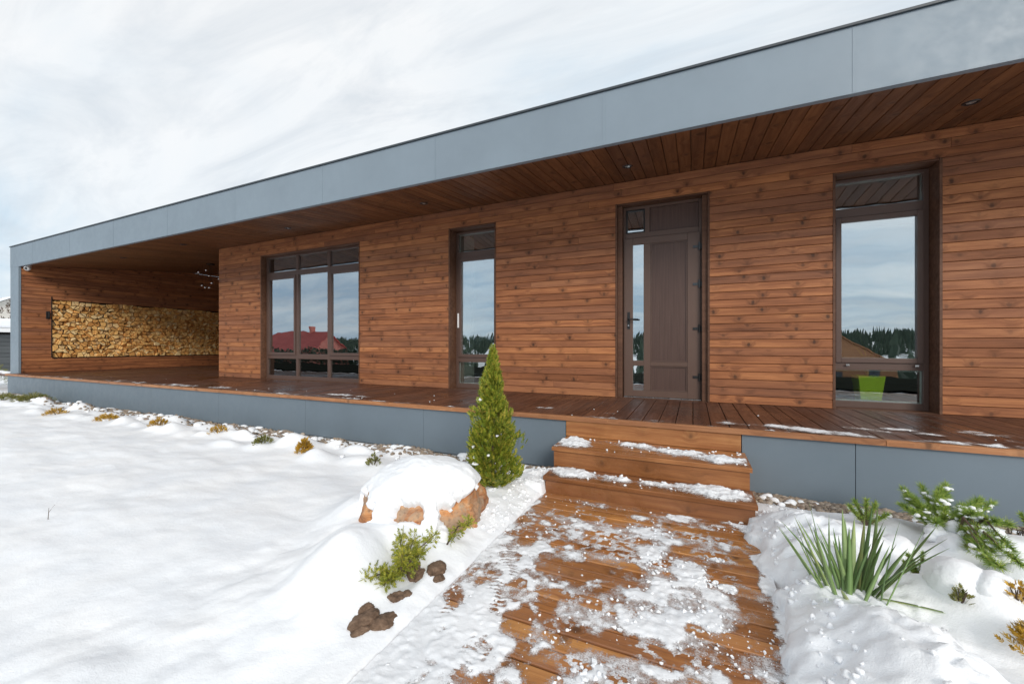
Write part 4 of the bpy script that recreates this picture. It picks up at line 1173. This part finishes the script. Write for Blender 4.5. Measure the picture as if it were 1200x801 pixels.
# main plant: upright candles at the back left, an arm trailing forwards to the right
px_, py_ = 1.32, 3.10
sp = []
for (ax, ay, az2) in ((-.02, .22, .33), (-.10, .10, .26), (-.12, .18, .30), (.04, .16, .34), (.10, .24, .36), (.0, .02, .22), (-.14, .0, .18), (.16, .14, .24), (.22, .20, .27), (.10, .05, .20)):
    az2 *= .64; sp.append(((0, 0, .02), (ax * .5, ay * .5, az2 * .45), (ax, ay, az2)))
    for q in range(2):
        jx, jy = ax + rg.uniform(-.09, .09), ay + rg.uniform(-.09, .05); sp.append(((0, 0, .02), (jx * .5, jy * .5, az2 * .4), (jx, jy, az2 * rg.uniform(.6, .95))))
for (ax, ay, az2, bx, by, bz) in ((-.02, -.08, .12, .02, -.18, .13), (.05, -.10, .14, .08, -.24, .12), (.10, -.08, .12, .14, -.22, .12), (.02, -.16, .12, .0, -.34, .10), (-.02, -.2, .12, -.04, -.46, .09), (.06, -.2, .12, .05, -.42, .10), (-.04, -.3, .10, -.10, -.58, .07), (.0, -.3, .11, -.02, -.60, .08), (-.08, -.38, .08, -.12, -.68, .06), (-.06, -.1, .1, -.12, -.18, .11)):
    g0 = gh(px_, py_); sp.append(((bx * .1, by * .25, .03), (ax, ay, az2 * .8 + max(0, gh(px_ + ax, py_ + ay) - g0)), (bx, by, bz * .7 + .02 + max(0, gh(px_ + bx, py_ + by) - g0))))
pine('mountain_pine', px_, py_, sp, 'green mountain pine with long needles, weighed down by snow, right of the yucca', 31)
pine('pine_seedling', .98, 3.16, [((0, 0, 0), (-.02, .01, .06), (-.05, .02, .13)), ((0, 0, 0), (.02, 0, .06), (.05, .02, .13)), ((0, 0, 0), (.0, .0, .06), (.0, .0, .15)), ((0, 0, 0), (.05, 0, .04), (.10, 0, .08)), ((0, 0, 0), (-.04, 0, .04), (-.08, 0, .10))],
     'small dark pine tuft in the snow just behind the yucca', 33, (.022, .038), 14)
pine('pine_seedling', .97, 2.50, [((0, 0, 0), (-.01, .01, .04), (-.03, .02, .09)), ((0, 0, 0), (.01, 0, .05), (.02, .02, .11)), ((0, 0, 0), (-.03, .01, .04), (-.05, 0, .06))],
     'small green pine tip peeking out left of the round snow mound', 35, (.018, .030), 10)
pine('pine_seedling', 1.78, 3.30, [((0, 0, .02), (-.03, .01, .07), (-.05, .02, .13)), ((0, 0, .02), (.02, -.04, .07), (.05, -.08, .12)), ((0, 0, 0), (.0, .0, .06), (.04, .0, .15))],
     'dark green pine tuft at the right edge of the picture', 36, (.02, .035), 12)
bush('dry_tuft', .985, 2.215, .03, .07, M['greenplant'], 40, 'tiny dry brown tuft in the snow below the round mound', 'plant', (.015, .03), 41, None)
bush('dwarf_shrub', 1.12, 2.02, .11, .10, M['orangeplant'], 190, 'orange yellow dwarf conifer in the bottom right corner', seed=42, L=(.02, .04))
bush('dwarf_shrub', 1.16, 2.24, .05, .07, M['orangeplant'], 60, 'small orange sprig in snow just above the corner shrub', seed=43, L=(.015, .03))
it = []; rg = random.Random(55)
for pa in sp:
    a, b_, c_ = map(Vector, pa)
    for k in range(5):
        u = rg.uniform(.35, .95); p = a * (1 - u) ** 2 + b_ * 2 * u * (1 - u) + c_ * u * u; r = rg.uniform(.008, .024)
        it.append((px_ + p.x + rg.uniform(-.02, .02), py_ + p.y + rg.uniform(-.02, .02), gh(px_, py_) + p.z + r * .25, r, .55))
for (x, y) in ((1.36, 2.95), (1.29, 2.98), (1.40, 2.85), (1.22, 2.92), (1.38, 2.72)):
    for k in range(5): it.append((x + rg.gauss(0, .03), y + rg.gauss(0, .03), gh(x, y) + rg.uniform(.0, .05), rg.uniform(.03, .05), .8))
tag(lumps('snow_on_pine', it, M['snow'], 2, .16), kind='stuff')
it = [(1.05, 2.36, gh(1.05, 2.36) - .03, .115, .85), (1.13, 2.30, gh(1.13, 2.3) - .03, .09, .8), (1.37, 2.56, gh(1.37, 2.56) - .04, .11, .8), (1.47, 2.88, gh(1.47, 2.88) - .04, .11, .8), (1.15, 2.10, gh(1.15, 2.1) - .05, .11, .7), (1.24, 2.86, gh(1.24, 2.86) - .04, .09, .8), (.99, 2.78, gh(.99, 2.78) - .04, .09, .8), (1.6, 2.5, gh(1.6, 2.5) - .05, .14, .7), (1.3, 2.3, gh(1.3, 2.3) - .06, .12, .6)]
tag(lumps('snow_mounds', it, M['snow'], 4, .07, True, 77), kind='stuff')
# a bare twig out on the lawn
tw = MB(); tw.tube([(-4.06, 1.18, gh(-4.06, 1.18)), (-4.05, 1.18, gh(-4.06, 1.18) + .05), (-4.02, 1.20, gh(-4.06, 1.18) + .10)], [.0022, .0018, .001], 5)
tw.tube([(-4.052, 1.18, gh(-4.06, 1.18) + .045), (-4.08, 1.19, gh(-4.06, 1.18) + .075)], [.0015, .0008], 5)
tag(tw.build('twig', M['bark']), 'thin bare twig standing alone in the lawn snow', 'twig')

# ------------------------------------------------------------------ firewood
def clip(poly, mx, my, nx, ny):
    out = []
    for i in range(len(poly)):
        a, b_ = poly[i], poly[(i + 1) % len(poly)]
        da = (a[0] - mx) * nx + (a[1] - my) * ny; db = (b_[0] - mx) * nx + (b_[1] - my) * ny
        if da <= 0: out.append(a)
        if (da <= 0) != (db <= 0):
            t_ = da / (da - db); out.append((a[0] + (b_[0] - a[0]) * t_, a[1] + (b_[1] - a[1]) * t_))
    return out
rg = random.Random(77); ph = .128; pts = []
ny_ = int((NY1 - NY0) / ph) ; j = 0; z = NZ0 + ph * .42
while z < NZ1 - .02:
    for i in range(ny_ + 1):
        pts.append((NY0 + ph * (i + .5 * (j % 2)) + .04 + rg.uniform(-.042, .042), z + rg.uniform(-.040, .040)))
    z += ph * .86; j += 1
cells = []
for i, (cy, cz) in enumerate(pts):
    poly = [(cy - .11, cz - .11), (cy + .11, cz - .11), (cy + .11, cz + .11), (cy - .11, cz + .11)]
    for k, (qy, qz) in enumerate(pts):
        if k == i: continue
        dy, dz = qy - cy, qz - cz
        if dy * dy + dz * dz > .09: continue
        d = math.hypot(dy, dz); sh = -.0068 - .004 * ((i * 7 + k * 7) % 5) / 5
        poly = clip(poly, (cy + qy) / 2 + dy / d * sh, (cz + qz) / 2 + dz / d * sh, dy, dz)
        if len(poly) < 3: break
    poly = clip(poly, cy, NZ0 + .001, 0, -1) if len(poly) > 2 else poly
    if len(poly) > 2: poly = clip(poly, NY0 + .004, cz, -1, 0)
    if len(poly) > 2: poly = clip(poly, NY1 - .004, cz, 1, 0)
    if len(poly) > 2: poly = clip(poly, cy, NZ1 - .02 - .05 * abs(math.sin(cy * 3.1)) - rg.uniform(0, .03), 0, 1)
    parts = [poly]
    if len(poly) > 2:
        an = rg.uniform(0, 3.14)
        if rg.random() < .85:
            nx, nz = math.cos(an), math.sin(an); o_ = rg.uniform(-.012, .012)
            parts = [clip(poly, cy + nx * (o_ - .0035), cz + nz * (o_ - .0035), nx, nz), clip(poly, cy + nx * (o_ + .0035), cz + nz * (o_ + .0035), -nx, -nz)]
            if rg.random() < .35:
                big = parts.pop(0); parts += [clip(big, cy - nz * .003, cz + nx * .003, -nz, nx), clip(big, cy + nz * .003, cz - nx * .003, nz, -nx)]
    for poly in parts:
        if len(poly) < 3: continue
        ar = abs(sum(poly[a][0] * poly[(a + 1) % len(poly)][1] - poly[(a + 1) % len(poly)][0] * poly[a][1] for a in range(len(poly)))) / 2
        if ar > .0011: cells.append((sum(q[0] for q in poly) / len(poly), sum(q[1] for q in poly) / len(poly), poly))
cells.sort(key=lambda c_: c_[0])
def log_geo(cy, cz, poly, ox=0, oy=0, oz=0):
    n_ = len(poly); v = []; f = []; pr = rg.uniform(-.05, .045); tl = rg.uniform(-.012, .012); tl2 = rg.uniform(-.012, .012)
    for (xx, k) in ((XL + pr - .32, .9), (XL + pr - .008, 1.0), (XL + pr, .93)):
        for (a, b_) in poly:
            v.append((xx + (a - cy) * tl * 6 * (k < 2) + (b_ - cz) * tl2 * 6 - ox, cy + (a - cy) * k - oy, cz + (b_ - cz) * k - oz))
    for s_ in range(2):
        for k in range(n_):
            k2 = (k + 1) % n_; f.append((s_ * n_ + k, s_ * n_ + k2, (s_ + 1) * n_ + k2, (s_ + 1) * n_ + k))
    f.append(tuple(2 * n_ + k for k in range(n_)))
    return v, f
for i, (cy, cz, poly) in enumerate(cells[:300]):
    v, f = log_geo(cy, cz, poly, XL, cy, cz)
    me = bpy.data.meshes.new('firewood_log'); me.from_pydata(v, [], f); me.materials.append(M['log']); me.materials.append(M['logbark'])
    for k in range(len(f)):
        if k < len(poly) and rg.random() < .3: me.polygons[k].material_index = 1
    tag(mesh_obj('firewood_log', me, None, (XL, cy, cz)), 'split firewood log in the stack set into the end wall', 'firewood', 'stacked firewood logs in the wall niche')
mb = MB()
for (cy, cz, poly) in cells[300:]:
    v, f = log_geo(cy, cz, poly); b = len(mb.v); mb.v += v; mb.f += [tuple(q + b for q in ff) for ff in f]
me = bpy.data.meshes.new('firewood_stack'); me.from_pydata(mb.v, [], mb.f); me.materials.append(M['log'])
tag(mesh_obj('firewood_stack', me), kind='stuff')

# ------------------------------------------------------------------ fittings
cc = empty('security_camera', (-15.45, F + .10, sz(F + .10))); tag(cc, 'white dome security camera under the left end of the fascia', 'camera')
MB().tube([(0, 0, .0), (0, 0, -.03)], .055, 16).build('mount', M['white'], cc, True)
MB().ball((.02, -.02, -.075), .062, 16, 10).build('dome', M['white'], cc, True)
mb = MB(); mb.ball((.055, -.055, -.085), .030, 12, 8); mb.build('lens', M['black'], cc, True)
wl = empty('wall_lamp', (XL, 4.56, 2.02)); tag(wl, 'small black wall lamp beside the firewood niche', 'lamp')
MB().box(.001, .02, -.035, .035, -.10, .10).build('back_plate', M['black'], wl, bevel=.003)
MB().tube([(.02, 0, -.06), (.08, 0, -.06), (.08, 0, .08)], .012, 8).build('arm', M['black'], wl)
pl = empty('pendant_lamp', (-12.75, 6.9, sz(6.9))); tag(pl, 'cluster of small glass balls hanging under the terrace ceiling', 'lamp')
rg = random.Random(8)
MB().tube([(0, 0, 0), (0, 0, -.03)], .10, 20).build('ceiling_rose', M['black'], pl)
for k, (dx, dz) in enumerate(((-.42, -.22), (-.30, -.30), (.02, -.20), (-.36, -.65), (-.16, -.63), (.10, -.70), (.16, -.42), (.24, -.58))):
    dy = rg.uniform(-.15, .15)
    MB().tube([(dx, dy, -.0), (dx, dy, dz + .03)], .002, 5).build('cord', M['black'], pl)
    MB().ball((dx, dy, dz), .035, 12, 8).build('glass_ball', M['ball'], pl, True)
po = empty('planter', (1.85, W + .40, .497)); tag(po, 'lime green tapered planter on the floor behind the tall window', 'planter')
mb = MB(); mb.prism([(-.085, -.085), (.085, -.085), (.085, .085), (-.085, .085)], 0, .012, 'z')
def taper(w0, w1, h0, h1): return [(-w0, -w0, h0), (w0, -w0, h0), (w0, w0, h0), (-w0, w0, h0), (-w1, -w1, h1), (w1, -w1, h1), (w1, w1, h1), (-w1, w1, h1)]
pm = MB(); b = 0
pm.v += taper(.085, .120, .012, .36); pm.f += [(0, 1, 5, 4), (1, 2, 6, 5), (2, 3, 7, 6), (3, 0, 4, 7), (0, 3, 2, 1)]
pm.v += taper(.112, .112, .36, .36)[4:]; pm.f += [(4, 5, 9, 8), (5, 6, 10, 9), (6, 7, 11, 10), (7, 4, 8, 11)]
pm.v += taper(.10, .10, .30, .30)[4:]; pm.f += [(8, 9, 13, 12), (9, 10, 14, 13), (10, 11, 15, 14), (11, 8, 12, 15)]
pm.build('pot', M['lime'], po)
MB().box(-.108, .108, -.108, .108, .30, .31).build('potting_soil', M['soil'], po)
rg = random.Random(3)
for k in range(14):
    a = rg.uniform(0, 6.28); l_ = rg.uniform(.25, .55)
    MB().tube([(0, 0, .3), (.04 * math.cos(a), .04 * math.sin(a), .3 + l_ * .6), (.16 * math.cos(a), .16 * math.sin(a), .3 + l_)], [.004, .006, .001], 5).build('leaf', M['pine'], po)

# ------------------------------------------------------------------ things at the left end
be = empty('wooden_platform', (-17.5, 4.3, 0)); tag(be, 'low snow dusted wooden platform beyond the left end of the house', 'platform')
for k in range(4): board('plank', 3.6, .14, .035, (0.0, -.30 + k * .148, .44), (0, 0, 0), M['deck'], be)
for x in (-1.6, 0, 1.6):
    for y_ in (-.25, .15): MB().box(x - .04, x + .04, y_ - .04, y_ + .04, -.02, .42).build('leg', M['deck'], be)
tag(lumps('snow_on_platform', [(-19.2 + k * .12, 4.1 + .35 * random.random(), .46, .11, .16) for k in range(30)], M['snow'], 2, .1), kind='stuff')

def gable_house(name, x, y, z, w, d, hw, hr, mats, label, axis='x', cat='house', chim=None, over=.4):
    """w along x, d along y; ridge along axis"""
    o = empty(name, (x, y, z)); tag(o, label, cat)
    a, b_ = w / 2, d / 2
    mb = MB()
    if axis == 'x': mb.prism([(-b_, 0), (b_, 0), (b_, hw), (0, hr - .1), (-b_, hw)], -a, a, 'x')
    else: mb.prism([(-a, 0), (a, 0), (a, hw), (0, hr - .1), (-a, hw)], -b_, b_, 'y')
    mb.build('wall', mats[0], o)
    s_ = (hr - hw) / (b_ if axis == 'x' else a); rf = MB(); hb = (b_ if axis == 'x' else a); ov = over
    for sg in (-1, 1):
        P_ = [(sg * (hb + ov), hw - s_ * ov), (0, hr), (0, hr + .12), (sg * (hb + ov), hw - s_ * ov + .12)]
        if axis == 'x': rf.prism(P_, -a - ov, a + ov, 'x')
        else: rf.prism(P_, -b_ - ov, b_ + ov, 'y')
    ro = rf.build('roof', mats[1], o)
    for k in range(3):
        xx = -a + w * (k + .7) / 3.4
        for yy2 in (b_ + .02, -b_ - .02):
            wn = MB().box(xx - .5, xx + .5, min(yy2, yy2 * .985), max(yy2, yy2 * .985), hw * .35, hw * .75).build('window', M['darkglass'], o)
    if chim:
        MB().box(chim[0] - .35, chim[0] + .35, chim[1] - .3, chim[1] + .3, hw, chim[2]).build('chimney', M['brick'], ro)
    return o
# dark ground added to darken the lower panes' reflection; clipped hedge behind the camera
xs_ = np.linspace(-38, 14, 160); ys_ = np.linspace(-8.6, -1.6, 40); XX, YY = np.meshgrid(xs_, ys_)
dm, _ = grid_mesh('added_dark_ground', XX, YY, ground_h(XX, YY) + .05, M['darkground'])
tag(mesh_obj('added_dark_ground', dm), kind='structure')
hd_ = MB(); rg = random.Random(90)
for i in range(5200):
    u = rg.random(); spray(hd_, Vector((-42 + 30 * u, -9.5 + rg.uniform(-.5, .5), gh(-42 + 30 * u, -9.5) + rg.uniform(.02, 1.0 + .25 * mn.noise(Vector((u * 40, 0, 0)))))), Vector((rg.gauss(0, 1), rg.gauss(0, 1), 1)), .22, .07, rg, 2)
tag(hd_.build('hedge', M['conifer']), 'clipped dark evergreen hedge across the lawn, mirrored in the low panes of the wide window', 'hedge')
# dark sided outbuilding with a snowy roof, only a sliver of it in the picture
sh = empty('outbuilding', (-27, 6.4, 0)); tag(sh, 'dark grey sided outbuilding with thick snow on its roof, left edge', 'shed')
MB().box(-3.0, 2.0, -1.6, 2.2, -.3, 1.70).build('wall_core', M['backing'], sh)
for k in range(13):
    board('siding_board', 3.79, .142, .03, (2.016, .3, -.2 + k * .148), (R(90), 0, R(90)), M['shedwall'], sh)
    board('siding_board', 5.0, .142, .03, (-.5, -1.616, -.2 + k * .148), (R(90), 0, 0), M['shedwall'], sh)
MB().box(-3.3, 2.3, -1.9, 2.5, 1.74, 1.90).build('roof', M['white'], sh)
rs = MB().box(-3.28, 2.28, -1.88, 2.48, 1.905, 2.28).build('roof_snow', M['snow'], sh, bevel=.08)
gable_house('distant_house', -58, 13.6, -.2, 7, 8, 3.2, 5.6, (M['palewall'], M['snow']), 'pale distant house with snowy roof and red chimney behind the outbuilding', 'x', chim=(2.2, -1.2, 7.4))
rg = random.Random(6)
hg = MB()
for i in range(1200):
    a = rg.uniform(-14, 3); spray(hg, Vector((-46 + rg.uniform(-.6, .6), a + 12, rg.uniform(.3, 4.5))), Vector((rg.uniform(-.5, .5), rg.uniform(-.5, .5), 1)), .35, .08, rg, 2)
hg2 = hg.build('hedge', M['bark']); tag(hg2, 'leafless reddish brown hedge before the distant house', 'hedge')
bush('low_shrub', -19.6, 4.6, .35, .75, M['greenplant'], 260, 'tall green shrub standing behind the low wooden platform', seed=61, L=(.06, .12))

# ------------------------------------------------------------------ across the valley (mirrored in the windows)
gable_house('red_house', -58, -34, -3.2, 11.5, 8, 2.9, 6.6, (M['redwall'], M['redroof']), 'red neighbour house mirrored in the wide left window', 'x', chim=(2, 0, 7.6))
gable_house('brown_gabled_house', 14.2, -46, -3.3, 9.4, 9, 2.5, 5.4, (M['tanroof'], M['tanroof']), 'brown roofed house mirrored in the tall right window', 'y', chim=None)
gable_house('valley_house', -30, -58, -3.6, 10, 8, 3.0, 5.4, (M['palewall'], M['snow']), 'pale house with a snowy roof mirrored in the windows', 'x', chim=(-2, 0, 6.6))
rng = np.random.RandomState(88)
def conifers(name, n_, xr, yr, hr, seed):
    rg = np.random.RandomState(seed); vs = []; fs = []; b = 0
    for i in range(n_):
        x, y2 = rg.uniform(*xr), rg.uniform(*yr); hgt = rg.uniform(*hr); z = gh(x, y2) - .3
        if x > -30 and x < 40 and y2 > -52: continue
        r0 = hgt * rg.uniform(.13, .2); s_ = 7
        for (za, zb, ra) in ((.10, .45, 1.0), (.30, .68, .78), (.50, .86, .55), (.70, 1.0, .34)):
            ro = rg.uniform(0, 6)
            ring_ = [(x + r0 * ra * rg.uniform(.75, 1.2) * math.cos(ro + 6.283 * k / s_), y2 + r0 * ra * math.sin(ro + 6.283 * k / s_), z + hgt * (za + rg.uniform(-.03, .03))) for k in range(s_)]
            vs += ring_ + [(x, y2, z + hgt * zb)]
            fs += [(b + k, b + (k + 1) % s_, b + s_) for k in range(s_)]; b += s_ + 1
    me = bpy.data.meshes.new(name); me.from_pydata(vs, [], fs); me.materials.append(M['conifer'])
    return tag(mesh_obj(name, me), kind='stuff')
conifers('far_forest', 9000, (-820, 620), (-430, -290), (6, 11), 1)
conifers('valley_trees', 420, (-200, 180), (-150, -62), (4, 8), 2)
